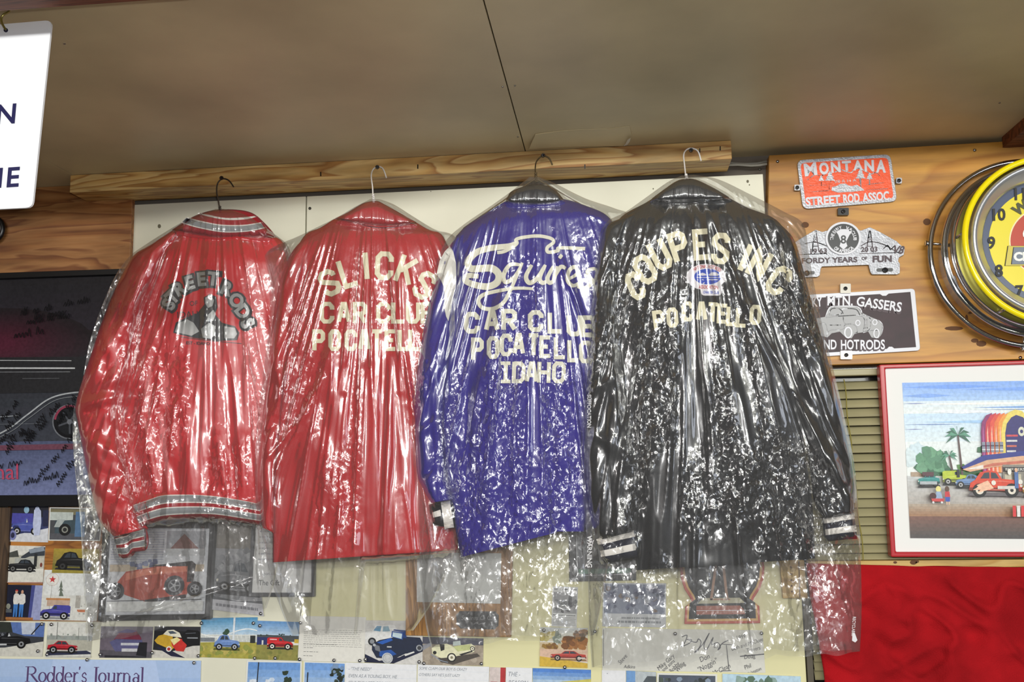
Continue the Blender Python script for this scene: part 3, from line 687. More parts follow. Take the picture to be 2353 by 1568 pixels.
sw = [(.08, .36, M_greyst, 'grey_stripe'), (.06, .10, M_whst, 'white_stripe'), (.34, .38, M_whst, 'white_stripe'), (.54, .80, M_greyst, 'grey_stripe'), (.52, .56, M_whst, 'white_stripe'), (.78, .82, M_whst, 'white_stripe')]
stripes(j1, t1, A, B, sw, Y1-.04); stripes(j1, t1, A2, B2, sw, Y1-.03)
SA = [(424, 512), (458, 518), (500, 529), (540, 532), (570, 529), (600, 522), (612, 520)]; SB = [(422, 514), (455, 524), (500, 535), (540, 538), (575, 536), (606, 527), (614, 524)]
LA = [(424, 511), (455, 515), (500, 521), (530, 524), (565, 522), (606, 518)]; LB = [(412, 521), (450, 530), (500, 536), (535, 539), (575, 537), (618, 531)]
LA = [(430, 500), (460, 508), (500, 516), (530, 518), (565, 517), (603, 511)]; LB = [(418, 512), (450, 522), (500, 532), (532, 534), (575, 531), (612, 523)]
stripes(j1, t1, LA, LB, [(.1, .9, M_greyst, 'grey_stripe'), (-.04, .12, M_whst, 'white_stripe'), (.88, 1.04, M_whst, 'white_stripe')], Y1-.05)
LA = [(456, 489), (480, 494), (510, 500), (535, 501), (565, 499), (588, 496)]; LB = [(453, 492), (480, 499), (510, 505), (535, 507), (565, 505), (590, 499)]
stripes(j1, t1, LA, LB, [(0, .8, M_whst, 'white_stripe')], Y1-.05)
# print on its back
pg = mat('silver_print', '#a7a9a8', .4, .3); pk = mat('black_print', '#26262b', .6)
ltr = [('S', 388, 700, -58), ('T', 396, 683, -44), ('R', 414, 663, -30), ('E', 437, 650, -16), ('E', 464, 642, -6), ('T', 491, 641, 6), ('R', 524, 664, 22), ('O', 545, 691, 38), ('D', 560, 717, 52), ('S', 571, 744, 66)]
sewn('lettering_outline', [text_px(c, x, y, 33, r, .11, 1.05) for c, x, y, r in ltr], t1, pk, j1, .0010, .0004, Y1-.04)
sewn('lettering', [text_px(c, x-1, y-1, 30, r, .045, .95) for c, x, y, r in ltr], t1, pg, j1, .0017, .0004, Y1-.04)
sewn('lettering', [text_px('OF', 445, 697, 11, -4), text_px('IDAHO', 440, 722, 15, -3)], t1, pk, j1, .0013, .0004, Y1-.04)
rib = lambda P, w_, st=8, n=5: ribbon(catmull(P, n), w_ if not isinstance(w_, list) else None, None)
poly = lambda P: (P, [tuple(range(len(P)))[::-1]])
sewn('car_print_outline', [poly([(398, 765), (404, 742), (430, 728), (452, 722), (470, 700), (468, 684), (482, 676), (497, 682), (500, 706), (494, 722), (510, 742), (540, 750), (550, 765), (545, 782), (500, 784), (440, 776)]), ribbon([(415, 775), (480, 783), (555, 790)], 1.5), text_px('EST - IDAHO', 455, 789, 7, 2, .02)], t1, pk, j1, .0010, .0004, Y1-.04)
for q_ in [poly([(402, 763), (408, 745), (430, 734), (445, 742), (458, 762), (440, 772)]), poly([(472, 698), (472, 684), (484, 680), (492, 690), (488, 704), (478, 708)]), poly([(478, 724), (490, 712), (496, 722), (490, 738), (476, 738)]), poly([(462, 756), (480, 742), (492, 748), (494, 770), (484, 779), (466, 776)]), poly([(515, 750), (540, 754), (545, 768), (538, 778), (516, 778)])]: sewn('car_print', [q_], t1, pg, j1, .0017, .0004, Y1-.04)
hanger('dark wire hanger on the rusty nail, holding the red satin jacket', [(505, 482), (502, 462), (498, 442), (500, 422), (511, 411), (526, 415), (537, 430)], (506, 486), ((330, 580), (640, 575)), mat('dark_rusty_wire', '#4f443c', .5, .7), Y1)

# ---- coat 2: red wool
j2 = empty('wool_coat', U(865, 480, Y2), 'red wool car club coat with arched cream felt lettering, second from the left', 'jacket')
f = [(800, 520, 760, 900, 14, .006), (850, 500, 850, 1200, 16, .006), (905, 520, 950, 1200, 16, .006), (880, 820, 870, 1270, 10, -.006), (940, 800, 960, 1260, 10, -.008), (700, 900, 800, 1250, 18, .004), (835, 1290, 838, 1180, 6, -.010)]
pad('body', j2, [(768, 503), (735, 524), (700, 541), (672, 600), (656, 700), (642, 850), (630, 1000), (626, 1150), (627, 1293)], [(958, 512), (985, 528), (1020, 546), (1042, 640), (1038, 800), (1042, 1000), (1046, 1100), (1050, 1180), (1052, 1264)], Y2, .040, M_wool, f, 90, 60, 31, .0035, 60, 260)
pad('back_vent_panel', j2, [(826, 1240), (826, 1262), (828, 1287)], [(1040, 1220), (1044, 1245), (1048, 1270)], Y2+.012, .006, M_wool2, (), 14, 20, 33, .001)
pad('sleeve', j2, [(712, 536), (676, 572), (652, 620), (634, 690), (621, 790), (610, 900), (598, 1000), (592, 1100), (596, 1160), (603, 1212)], [(722, 545), (700, 600), (682, 680), (668, 780), (652, 900), (642, 1000), (632, 1100), (632, 1170), (630, 1226)], Y2-.006, .028, M_wool, [(640, 860, 655, 1000, 8, .006), (600, 1010, 640, 960, 8, -.006)], 70, 24, 34, .004, 40, 110)
pad('sleeve', j2, [(1010, 545), (1030, 640), (1032, 800), (1036, 1000), (1038, 1200)], [(1020, 548), (1060, 640), (1064, 800), (1062, 1000), (1060, 1245)], Y2+.006, .02, M_wool, (), 50, 14, 35)
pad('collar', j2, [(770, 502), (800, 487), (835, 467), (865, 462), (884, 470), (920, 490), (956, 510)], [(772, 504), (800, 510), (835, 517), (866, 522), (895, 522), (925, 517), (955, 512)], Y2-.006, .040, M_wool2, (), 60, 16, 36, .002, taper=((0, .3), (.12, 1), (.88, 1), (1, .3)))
t2 = tree(j2)
sewn('collar_seam', [ribbon(catmull([(771, 503), (795, 506), (835, 517), (866, 523), (895, 523), (925, 518), (955, 512)], 8), 2.2, 8)], t2, mat('dark_red_piping', '#5e0f1c', .8), j2, .0012, .0012, Y2-.04)
SL = [('S', 757, 650, 42, 62, -26), ('L', 799, 628, 38, 68, -18), ('I', 841, 611, 30, 64, -5), ('C', 883, 611, 42, 66, 3), ('K', 934, 621, 44, 66, 20), ('S', 976, 656, 42, 66, 30)]
for c, x, y, w_, h_, r in SL: sewn('felt_letter', [block(c, x, y, w_, h_, r, 11.5)], t2, M_felt, j2, .0022, .0016, Y2-.04)
for c, x in zip('CARCLUB', (751, 790, 827, 881, 915, 949, 983)): sewn('felt_letter', [block(c, x, 719, 33, 50, 0, 9.5)], t2, M_felt, j2, .0022, .0016, Y2-.04)
for c, x in zip('POCATELLO', (732, 769, 806, 837, 866, 898, 928, 952, 985)): sewn('felt_letter', [block(c, x, 782, 29, 50, 0, 9.5)], t2, M_felt, j2, .0022, .0016, Y2-.04)
hanger('white wire hanger on the second nail, holding the red wool coat', [(857, 455), (856, 430), (853, 405), (857, 390), (868, 383), (880, 388), (888, 409)], (860, 460), ((720, 540), (1005, 545)), M_whitewire, Y2)

# ---- coat 3: blue wool
j3 = empty('wool_coat', U(1235, 440, Y3), 'royal blue wool coat with white script lettering and white shoulder inserts', 'jacket')
f = [(1170, 560, 1130, 900, 16, .006), (1230, 480, 1225, 1200, 18, .006), (1290, 560, 1320, 1000, 16, .006), (1140, 900, 1120, 1250, 12, .007), (1080, 850, 1075, 1200, 10, -.007), (1262, 900, 1275, 1220, 8, -.010), (1200, 900, 1195, 1250, 12, .005)]
pad('body', j3, [(1164, 461), (1126, 484), (1068, 522), (1042, 560), (1048, 620), (1042, 700), (1022, 800), (1010, 900), (1012, 1000), (1030, 1130), (1059, 1281)], [(1293, 457), (1338, 470), (1405, 506), (1422, 600), (1405, 750), (1385, 900), (1368, 1050), (1360, 1150), (1280, 1224)], Y3, .040, M_blue, f, 90, 60, 41, .0035, 55, 230)
pad('back_vent_panel', j3, [(1245, 1000), (1250, 1100), (1262, 1222)], [(1368, 1000), (1360, 1100), (1343, 1222)], Y3-.004, .022, M_blue, (), 30, 20, 42, .001)
pad('sleeve', j3, [(1050, 540), (1026, 580), (1008, 628), (996, 665), (982, 715), (968, 790), (957, 862), (953, 941), (957, 1079), (970, 1120), (990, 1156)], [(1058, 548), (1052, 600), (1052, 650), (1044, 700), (1040, 760), (1030, 850), (1022, 930), (1020, 1000), (1024, 1080), (1030, 1110), (1040, 1148)], Y3-.008, .032, M_blue, [(960, 1000, 1010, 960, 8, .006), (990, 800, 1000, 1000, 8, .006), (1005, 1060, 970, 1100, 8, -.006)], 80, 26, 43, .005, 40, 100)
pad('cuff', j3, [(985, 1158), (1038, 1148)], [(996, 1208), (1044, 1214)], Y3-.006, .022, M_bknit, (), 16, 10, 44, .001, curve=False)
pad('collar', j3, [(1162, 462), (1172, 443), (1190, 433), (1225, 424), (1258, 427), (1276, 436), (1295, 458)], [(1166, 463), (1185, 468), (1205, 471), (1232, 473), (1255, 472), (1272, 468), (1292, 459)], Y3-.006, .040, M_bknit, (), 60, 14, 45, .002, taper=((0, .3), (.12, 1), (.88, 1), (1, .3)))
t3 = tree(j3)
sewn('shoulder_insert', [poly([(1034, 566), (1042, 580), (1047, 605), (1048, 645), (1043, 675), (1038, 700), (1030, 738), (1025, 728), (1021, 710), (1021, 662), (1014, 645), (1003, 630), (1010, 600), (1022, 578)])], t3, M_leath, j3, .002, .001, Y3-.04)
sewn('cuff_stripe', [poly([(1013, 1155), (1034, 1150), (1043, 1212), (1022, 1216)]), poly([(994, 1178), (1012, 1172), (1014, 1186), (996, 1190)])], t3, M_whst, j3, .002, .001, Y3-.03)
T5 = lambda P: [(940+.3316*x, 380+.3316*y) for x, y in P]
def script(P, w_, n=6, taper=True):
    Q = catmull(T5(P), n); k = len(Q); w_ *= .3316*1.06
    ws = [w_*(.55+.45*math.sin(math.pi*min(1, max(0, (i+.5)/k)))**.5) if taper else w_ for i in range(k)]
    return ribbon(Q, ws)
scr = [script([(745, 540), (690, 560), (560, 575), (465, 605), (410, 665), (425, 715), (500, 715), (575, 715), (620, 755), (610, 810), (550, 840), (460, 830), (392, 800), (410, 765), (480, 770)], 46),
       script([(610, 605), (665, 595), (745, 545), (742, 515), (800, 498), (900, 490), (985, 508), (1000, 535), (958, 570), (965, 602), (1030, 592), (1045, 572), (1220, 578)], 22, taper=False),
       script([(770, 690), (700, 690), (655, 760), (670, 810), (730, 775), (775, 700)], 28), script([(785, 675), (745, 770), (700, 870), (655, 950), (580, 995), (505, 985), (480, 935), (520, 895), (620, 870), (740, 852), (860, 856)], 26),
       script([(850, 690), (810, 770), (835, 815), (890, 780), (945, 690)], 30), script([(945, 690), (905, 780), (925, 815), (960, 800)], 28),
       script([(1000, 700), (960, 780), (975, 815), (1010, 795)], 28), script([(1030, 700), (1000, 800)], 28), script([(1010, 770), (1050, 705), (1085, 715)], 26),
       script([(1105, 790), (1165, 750), (1150, 705), (1110, 730), (1100, 800), (1140, 835), (1200, 800)], 26), script([(1290, 715), (1240, 730), (1250, 775), (1270, 810), (1220, 850), (1165, 840)], 28), script([(1040, 625), (1060, 640)], 30)]
for s_ in scr: sewn('script_letter', [s_], t3, M_feltw, j3, .0024, .0014, Y3-.045)
for c, x, y in zip('CARCLUB', (1084, 1130, 1170, 1231, 1276, 1320, 1352), (742, 738, 735, 738, 742, 748, 750)): sewn('felt_letter', [block(c, x, y, 36, 50, 0, 10.5)], t3, M_feltw, j3, .0022, .0016, Y3-.045)
for c, x, y in zip('POCATELLO', (1097, 1133, 1163, 1192, 1226, 1254, 1287, 1318, 1345), (802, 799, 793, 791, 792, 797, 800, 807, 809)): sewn('felt_letter', [block(c, x, y, 29, 52, 0, 9.5)], t3, M_feltw, j3, .0022, .0016, Y3-.045)
for c, x in zip('IDAHO', (1162, 1192, 1222, 1250, 1284)):
    l_ = [block(c, x, 856, 31, 50, 2, 9)]
    if c == 'I': l_ += [ribbon([(x-11, 835), (x+11, 835)], 8), ribbon([(x-11, 877), (x+11, 877)], 8)]
    sewn('felt_letter', l_, t3, M_feltw, j3, .0022, .0016, Y3-.045)
hanger('brown wire hanger on the third nail, holding the royal blue coat', [(1231, 405), (1230, 388), (1233, 371), (1247, 358), (1262, 364), (1269, 379)], (1232, 410), ((1065, 525), (1395, 505)), mat('brown_wire', '#6a5a40', .5, .6), Y3)

# ---- coat 4: black wool
j4 = empty('wool_coat', U(1585, 430, Y4), 'black wool club coat with cream arched lettering and striped cuffs, rightmost', 'jacket')
f = [(1560, 430, 1500, 560, 14, .006), (1600, 470, 1640, 900, 16, .007), (1700, 520, 1760, 1000, 16, .006), (1550, 600, 1520, 1250, 18, .007), (1620, 900, 1620, 1280, 14, -.007), (1480, 850, 1500, 1290, 14, .007), (1690, 900, 1770, 1260, 14, .007), (1740, 1100, 1760, 1280, 9, -.008)]
pad('body', j4, [(1500, 456), (1482, 467), (1424, 502), (1402, 560), (1404, 692), (1416, 850), (1432, 1000), (1450, 1150), (1463, 1311)], [(1672, 453), (1715, 476), (1792, 513), (1820, 600), (1826, 750), (1838, 900), (1850, 1040), (1866, 1150), (1873, 1284)], Y4, .044, M_blk, f, 90, 60, 51, .004, 55, 230)
pad('sleeve', j4, [(1440, 498), (1396, 516), (1382, 548), (1370, 612), (1363, 678), (1356, 778), (1347, 900), (1342, 1000), (1345, 1110), (1356, 1180), (1372, 1240)], [(1450, 505), (1425, 560), (1412, 630), (1406, 700), (1414, 800), (1430, 900), (1448, 1000), (1460, 1100), (1462, 1160), (1458, 1217)], Y4-.010, .034, M_blk, [(1360, 900, 1420, 860, 10, .006), (1370, 1000, 1440, 1040, 10, .006)], 80, 28, 52, .005, 45, 110)
pad('sleeve', j4, [(1770, 500), (1796, 560), (1806, 650), (1812, 740), (1824, 850), (1842, 960), (1858, 1040), (1866, 1100), (1872, 1150), (1892, 1189)], [(1790, 512), (1822, 546), (1838, 590), (1853, 650), (1872, 720), (1895, 800), (1916, 880), (1936, 964), (1955, 1056), (1965, 1138), (1961, 1178)], Y4-.010, .034, M_blk, [(1850, 940, 1960, 1150, 10, .010), (1870, 940, 1965, 1100, 7, -.008), (1880, 1130, 1950, 1120, 9, -.006)], 80, 28, 53, .005, 45, 90)
CA4 = [(1371, 1238), (1400, 1231), (1430, 1223), (1458, 1217)]; CB4 = [(1386, 1295), (1410, 1292), (1440, 1286), (1465, 1281)]
DA4 = [(1892, 1189), (1915, 1185), (1940, 1180), (1962, 1177)]; DB4 = [(1899, 1245), (1920, 1243), (1945, 1240), (1970, 1239)]
pad('cuff', j4, CA4, CB4, Y4-.012, .026, M_navy, (), 30, 12, 54, .001, curve=False, taper=((0, .4), (.1, 1), (.9, 1), (1, .4)))
pad('cuff', j4, DA4, DB4, Y4-.012, .024, M_navy, (), 30, 12, 55, .001, curve=False, taper=((0, .4), (.1, 1), (.9, 1), (1, .4)))
pad('collar', j4, [(1498, 456), (1525, 436), (1553, 417), (1575, 411), (1600, 413), (1640, 432), (1675, 453)], [(1500, 458), (1530, 462), (1560, 464), (1585, 464), (1615, 463), (1645, 460), (1674, 455)], Y4-.006, .042, M_blk, (), 60, 16, 56, .002, taper=((0, .3), (.12, 1), (.88, 1), (1, .3)))
t4 = tree(j4)
for a_, b_ in ((CA4, CB4), (DA4, DB4)):
    stripes(j4, t4, a_, b_, [(.03, .26, M_whst, 'white_stripe'), (.50, .74, M_whst, 'white_stripe')], Y4-.04)
CI = [('C', 1460, 657, 36, 66, -24), ('O', 1482, 619, 44, 70, -30), ('U', 1517, 586, 42, 72, -27), ('P', 1560, 566, 42, 70, -18), ('E', 1613, 562, 42, 72, -4), ('S', 1656, 571, 42, 72, 4), ('I', 1713, 592, 30, 68, 24), ('N', 1745, 606, 42, 70, 28), ('C', 1790, 645, 44, 70, 36)]
for c, x, y, w_, h_, r in CI: sewn('felt_letter', [block(c, x, y, w_, h_, r, 13)], t4, M_felt, j4, .0022, .0016, Y4-.045)
for c, x, y, r in zip('POCATELLO', (1514, 1545, 1580, 1612, 1638, 1661, 1682, 1704, 1736), (736, 730, 716, 716, 718, 721, 727, 730, 724), (-8, -4, -2, 0, 3, 3, 3, 3, 4)): sewn('felt_letter', [block(c, x, y, 27, 46, r, 9)], t4, M_felt, j4, .0022, .0016, Y4-.045)
def disk(cx, cy, rx, ry, n=28):
    V = [(cx, cy)]; F = []
    for k in (1, 2, 3, 4): V += circ(cx, cy, rx*k/4, ry*k/4, n)
    for i in range(n):
        j = (i+1) % n; F.append((0, 1+j, 1+i))
        for k in range(3): a = 1+k*n; F.append((a+i, a+j, a+n+j, a+n+i))
    return V, F
wpt = mat('white_patch', '#dcd8dc', .8); rpt = mat('red_patch_thread', '#b3232c', .8); bpt = mat('blue_patch_thread', '#2548b4', .8)
sewn('association_patch', [disk(1622, 637, 45, 30), poly(rrect([(1608, 655), (1660, 655), (1657, 680), (1612, 680)], 8))], t4, wpt, j4, .0022, .0014, Y4-.045)
def ring(cx, cy, rx, ry, w_, a0, a1): return ribbon([(cx+rx*math.cos(math.radians(a)), cy+ry*math.sin(math.radians(a))) for a in np.linspace(a0, a1, 18)], w_)
sewn('red_ring', [ring(1622, 637, 40, 25, 5, 120, 215), ring(1622, 637, 40, 25, 5, -30, 50)], t4, rpt, j4, .0034, .0006, Y4-.045)
sewn('blue_oval', [disk(1626, 636, 31, 18)], t4, bpt, j4, .0034, .0006, Y4-.045)
sewn('patch_lettering', [text_px('NATIONAL HOT ROD', 1625, 612, 8, 2, .02, 1, arc=60, maxw=66), text_px('ASSOCIATION', 1628, 660, 8, 2, .02, 1, maxw=44)], t4, rpt, j4, .0038, .0004, Y4-.045)
sewn('patch_lettering', [text_px('CHARTER CLUB', 1634, 672, 6, 2, .02, 1, maxw=36)], t4, bpt, j4, .0038, .0004, Y4-.045)
sewn('patch_car', [poly([(1602, 632), (1608, 629), (1614, 627), (1620, 629), (1624, 633), (1614, 634)]), poly([(1628, 631), (1636, 626), (1645, 626), (1652, 631), (1650, 634), (1630, 634)]), ribbon([(1598, 638), (1655, 638)], 1.2), ribbon([(1604, 643), (1650, 643)], 2)], t4, wpt, j4, .0042, .0004, Y4-.045)
slt = on(t4, 1549, 522, .001, Y4); sewn('black_tag', [poly([(1544, 516), (1554, 513), (1556, 530), (1548, 533)])], t4, M_black, j4, .002, .001, Y4-.045)
hanger('white wire hanger on the fourth nail, holding the black coat', [(1576, 408), (1573, 380), (1571, 356), (1578, 344), (1590, 341), (1604, 348), (1611, 370)], (1580, 410), ((1430, 505), (1785, 510)), M_whitewire, Y4)

# ---- the clear bags over them
bag('clear crinkled garment bag over the red satin jacket, leftmost', [(496, 480), (440, 500), (395, 524), (335, 562), (295, 592), (262, 640), (228, 720), (205, 790), (188, 880), (168, 950), (170, 1060), (183, 1180), (190, 1300), (196, 1400), (200, 1478)],
    [(512, 480), (560, 492), (600, 516), (640, 545), (664, 570), (684, 640), (690, 700), (688, 780), (680, 880), (672, 980), (664, 1080), (655, 1180), (640, 1280), (628, 1350), (612, 1400)], (506, 480), Y1, t1, 61, .007, .0013, .50,
    folds=[(560, 720, 600, 1400, 6, .008), (268, 655, 222, 760, 8, .010), (395, 850, 380, 1250, 10, .008), (470, 620, 475, 1050, 8, .006), (230, 1440, 600, 1330, 6, .006)])
bag('clear garment bag with long vertical creases over the red wool coat', [(850, 458), (815, 476), (770, 502), (690, 541), (612, 580), (616, 640), (620, 720), (606, 850), (588, 1000), (588, 1150), (606, 1250), (622, 1330), (645, 1400), (672, 1462)],
    [(872, 458), (905, 470), (950, 498), (1000, 528), (1046, 545), (1078, 620), (1082, 720), (1080, 850), (1076, 1000), (1070, 1150), (1050, 1250), (1020, 1330), (985, 1400), (950, 1455)], (862, 455), Y2, t2, 71, .008, .0010, .38,
    folds=[(815, 520, 790, 900, 7, .007), (915, 520, 920, 900, 7, .007), (930, 640, 955, 950, 14, .012), (740, 870, 640, 1080, 9, .010), (700, 950, 620, 1050, 6, .008), (795, 690, 790, 830, 12, .008), (640, 600, 700, 820, 20, .008), (840, 850, 820, 1280, 12, .008), (900, 820, 880, 1250, 10, .010)])
bag('clear crinkled garment bag over the royal blue coat', [(1216, 407), (1180, 436), (1130, 472), (1066, 516), (1026, 552), (1004, 600), (990, 680), (970, 780), (950, 860), (946, 960), (950, 1080), (960, 1200), (966, 1320), (976, 1420), (990, 1486)],
    [(1240, 407), (1280, 424), (1345, 456), (1415, 480), (1446, 500), (1450, 600), (1446, 720), (1440, 860), (1432, 980), (1425, 1080), (1415, 1180), (1400, 1280), (1385, 1370), (1375, 1420), (1365, 1460)], (1228, 405), Y3, t3, 81, .0065, .0018, .85,
    folds=[(1250, 560, 1255, 900, 14, .010), (1290, 600, 1350, 760, 7, .012), (1150, 700, 1110, 1100, 16, .008), (1030, 740, 1020, 1150, 14, .006), (1330, 480, 1395, 510, 8, .006)])
b4, tb4 = bag('clear heavily crinkled garment bag over the black coat, rightmost', [(1566, 404), (1535, 418), (1490, 450), (1436, 488), (1392, 512), (1372, 560), (1362, 640), (1352, 760), (1340, 880), (1334, 1000), (1338, 1120), (1348, 1240), (1352, 1350), (1354, 1450), (1360, 1535)],
    [(1592, 402), (1650, 412), (1720, 445), (1800, 486), (1846, 515), (1858, 580), (1872, 660), (1892, 760), (1915, 850), (1938, 950), (1962, 1060), (1972, 1170), (1978, 1290), (1980, 1400), (1976, 1500)], (1580, 402), Y4, t4, 91, .0065, .0022, 1.0,
    folds=[(1590, 430, 1640, 700, 12, .012), (1610, 430, 1720, 720, 8, .010), (1640, 700, 1700, 1100, 16, .010), (1720, 700, 1950, 1150, 9, .014), (1700, 430, 1840, 510, 12, .010), (1400, 700, 1420, 1000, 12, .008)], fan=34)
wv = []
for tx, x, y, h_, L_ in (('SUFFOCATION', 1346, 945, 9, 76), ('WARNING', 1347, 1268, 11, 74)):
    V, F = text_px(tx, x+2, y, h_, 90, .02, 1, maxw=L_); V = [(a+6, b) for a, b in V]; wv.append((V, F))
sewn('printed_warning', wv, tb4, M_prt, b4, .0006, .0002, Y4)
sewn('printed_mark', [text_px('RECYCLABLE', 1962, 1440, 7, 94, .0, 1, maxw=44), poly([(1959, 1455), (1964, 1455), (1970, 1472), (1965, 1477), (1958, 1473)])], tb4, M_prt, b4, .0006, .0002, Y4)
# ================================================================ things on the wall, right
def lathe(name, c, prof, mt, parent=None, n=96):
    V = []; k = len(prof)
    for i in range(n):
        a = 2*math.pi*i/n
        V += [c+Vector((r*math.cos(a), -d, r*math.sin(a))) for r, d in prof]
    F = [(i*k+j, ((i+1) % n)*k+j, ((i+1) % n)*k+j+1, i*k+j+1) for i in range(n) for j in range(k-1)]
    return mesh(name, V, F, mt, parent, True)
def torus(name, c, R_, r, d, mt, parent=None, n=96, m=12): return lathe(name, c, [(R_+r*math.cos(2*math.pi*j/m), d+r*math.sin(2*math.pi*j/m)) for j in range(m+1)], mt, parent, n)
M_alu = mat('cast_aluminium', '#9fa0a5', .45, .7, bump=.25, bscale=260, var=.12, vscale=60)
M_aluw = mat('polished_plate_rim', '#bdbdc2', .45, .3)
M_orange = mat('orange_enamel', '#e85220', .35, bump=.15, bscale=200, var=.08, vscale=40)
M_maroon = mat('maroon_enamel', '#2e141c', .5, var=.35, vscale=30)
M_enblk = mat('black_enamel', '#1b1d22', .3); M_clear = mat('clear_plastic_clip', '#d4cfc2', .15)
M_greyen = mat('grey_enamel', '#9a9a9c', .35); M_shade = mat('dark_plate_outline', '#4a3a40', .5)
def clip(nm, cx, cy, w_, h_, parent, mt, rot=0):
    o = slab(nm, rrect([(cx-w_/2, cy-h_/2), (cx+w_/2, cy-h_/2), (cx+w_/2, cy+h_/2), (cx-w_/2, cy+h_/2)], 2, 2), -.026, -.0162, mt, parent)
    tube('screw_head', [U(cx, cy, -.026), U(cx, cy, -.0295)], .0042, M_steel, o, 14); tube('screw_recess', [U(cx, cy, -.0295), U(cx, cy, -.0299)], .0016, M_black, o, 8)
# montana plate
q = rrect([(1831, 368), (2046, 354), (2062, 463), (1845, 481)], 15)
p = empty('club_plate', U(1945, 418, -.02), 'orange and silver cast club plate with trees, topmost on the plywood', 'plate')
slab('plate_base', q, -.0225, -.0175, M_alu, p, .0006)
qi = rrect([(1839, 375), (2040, 362), (2054, 456), (1852, 473)], 11)
slab('enamel_field', qi, -.0229, -.0224, M_orange, p)
def arcT(s, cx, cy, h, rot, maxw, bold=.03, arc=None, ws=1): return text_px(s, cx, cy, h, rot, bold, ws, 0, arc, maxw)
L_ = []
for i, c in enumerate('MONTANA'):
    xs_ = (1862, 1893, 1920, 1945, 1971, 1997, 2024)[i]; ww = (32, 25, 25, 24, 25, 25, 26)[i]; hh = (32, 30, 27, 25, 25, 29, 32)[i]
    relief('raised_letter', [arcT(c, xs_, (389, 387, 384, 381, 380, 381, 382)[i], hh*.86, -4+(-3, -2, -1, 0, 1, 2, 4)[i], ww-3, .045)], -.0229, .0012, M_aluw, p)
for i, (t_, x_, y_, w__) in enumerate((('STREET', 1891, 461, 80), ('ROD', 1956, 456, 38), ('ASSOC.', 2014, 452, 66))): relief('raised_word', [arcT(t_, x_, y_, 20, -4.5, w__, .04)], -.0229, .0012, M_aluw, p)
def tree_px(x, y, s): return [ribbon([(x, y), (x, y+s*2.4)], s*.35), poly([(x-s, y+s*.7), (x-s*.5, y+s*.2), (x-s*.75, y+s*.1), (x-s*.3, y-s*.4), (x-s*.45, y-s*.5), (x, y-s*1.2), (x+s*.45, y-s*.5), (x+s*.3, y-s*.4), (x+s*.75, y+s*.1), (x+s*.5, y+s*.2), (x+s, y+s*.7)])]
for x, y, s in ((1887, 411, 7), (1907, 407, 12), (1977, 402, 12), (1998, 406, 8)): relief('raised_tree', tree_px(x, y, s), -.0229, .001, M_alu, p)
relief('raised_mountains', [ribbon(catmull([(1855, 414), (1868, 404), (1874, 401), (1884, 404), (1897, 401)], 4), 2), ribbon(catmull([(1918, 396), (1932, 390), (1940, 393), (1955, 397), (1962, 391), (1975, 387), (1990, 394), (2002, 400), (2012, 397), (2026, 407)], 4), 2.4), ribbon([(1860, 427), (1900, 425)], 1.6), ribbon([(1990, 424), (2032, 420)], 1.6), ribbon([(1862, 441), (1905, 438)], 1.4), ribbon([(1990, 436), (2040, 434)], 1.4)], -.0229, .0008, M_alu, p)
relief('raised_car', [poly([(1910, 438), (1912, 430), (1922, 428), (1930, 423), (1942, 422), (1950, 427), (1958, 428), (1968, 425), (1980, 432), (1986, 438), (1960, 441), (1925, 443)])], -.0229, .001, M_alu, p)
relief('small_mark', [text_px('V8 R H A', 1942, 416, 7, -4, 0, 1, maxw=52)], -.0229, .0005, M_alu, p)
for x, y in ((1832, 431), (2066, 415)): clip('bracket', x, y, 13, 13, p, M_alu)
clip('bracket', 1938, 486, 25, 17, p, M_black)
# bridge shaped plate
p = empty('bridge_shaped_plate', U(1945, 580, -.02), 'cast aluminium bridge-shaped anniversary plate with a round black emblem', 'plate')
out = [(1818, 562), (1845, 545), (1874, 528), (1890, 533), (1903, 529), (1925, 515), (1950, 515), (1978, 530), (1999, 522), (2020, 532), (2060, 554), (2079, 572), (2077, 586), (2066, 592), (2064, 600), (2068, 606), (2068, 628), (2062, 631), (2004, 631), (2000, 625), (1996, 609), (1889, 613), (1886, 618), (1884, 633), (1878, 637), (1830, 638), (1826, 610), (1818, 598)]
slab('plate_base', out, -.024, -.0175, M_alu, p, .0006)
for x in (1874, 1999): relief('raised_tower', [ribbon([(x-1, 530), (x-6, 560), (x-7, 580)], 2.2), ribbon([(x+1, 530), (x+5, 560), (x+8, 580)], 2.2), ribbon([(x-4, 545), (x+4, 545)], 1.5), ribbon([(x-5, 556), (x+5, 556)], 1.5), ribbon([(x-6, 566), (x+6, 566)], 1.5), ribbon([(x-3, 545), (x+5, 556)], 1.2), ribbon([(x+4, 545), (x-5, 556)], 1.2)], -.024, .0012, M_shade, p)
relief('raised_cable', [ribbon(catmull([(1828, 570), (1850, 560), (1874, 557), (1890, 562), (1900, 566)], 5), 2), ribbon(catmull([(1978, 566), (1999, 556), (2030, 562), (2065, 582)], 5), 2), ribbon([(1822, 586), (1900, 583), (1900, 586)], 1.6), ribbon([(1975, 583), (2060, 581)], 1.6)], -.024, .001, M_shade, p)
for t_, x_, y_ in (('19 63', 1881, 577), ('20 03', 1997, 573)): relief('date_lettering', [text_px(t_, x_, y_, 11, -2, .03, 1, maxw=38)], -.024, .0012, M_shade, p)
relief('motto_lettering', [text_px('FORDY YEARS', 1906, 598, 12, -1.5, .03, 1, maxw=128), text_px('OF', 1986, 594, 7, -1.5, .03), text_px('FUN', 2027, 595, 14, -1.5, .04, 1, maxw=44)], -.024, .0014, M_shade, p)
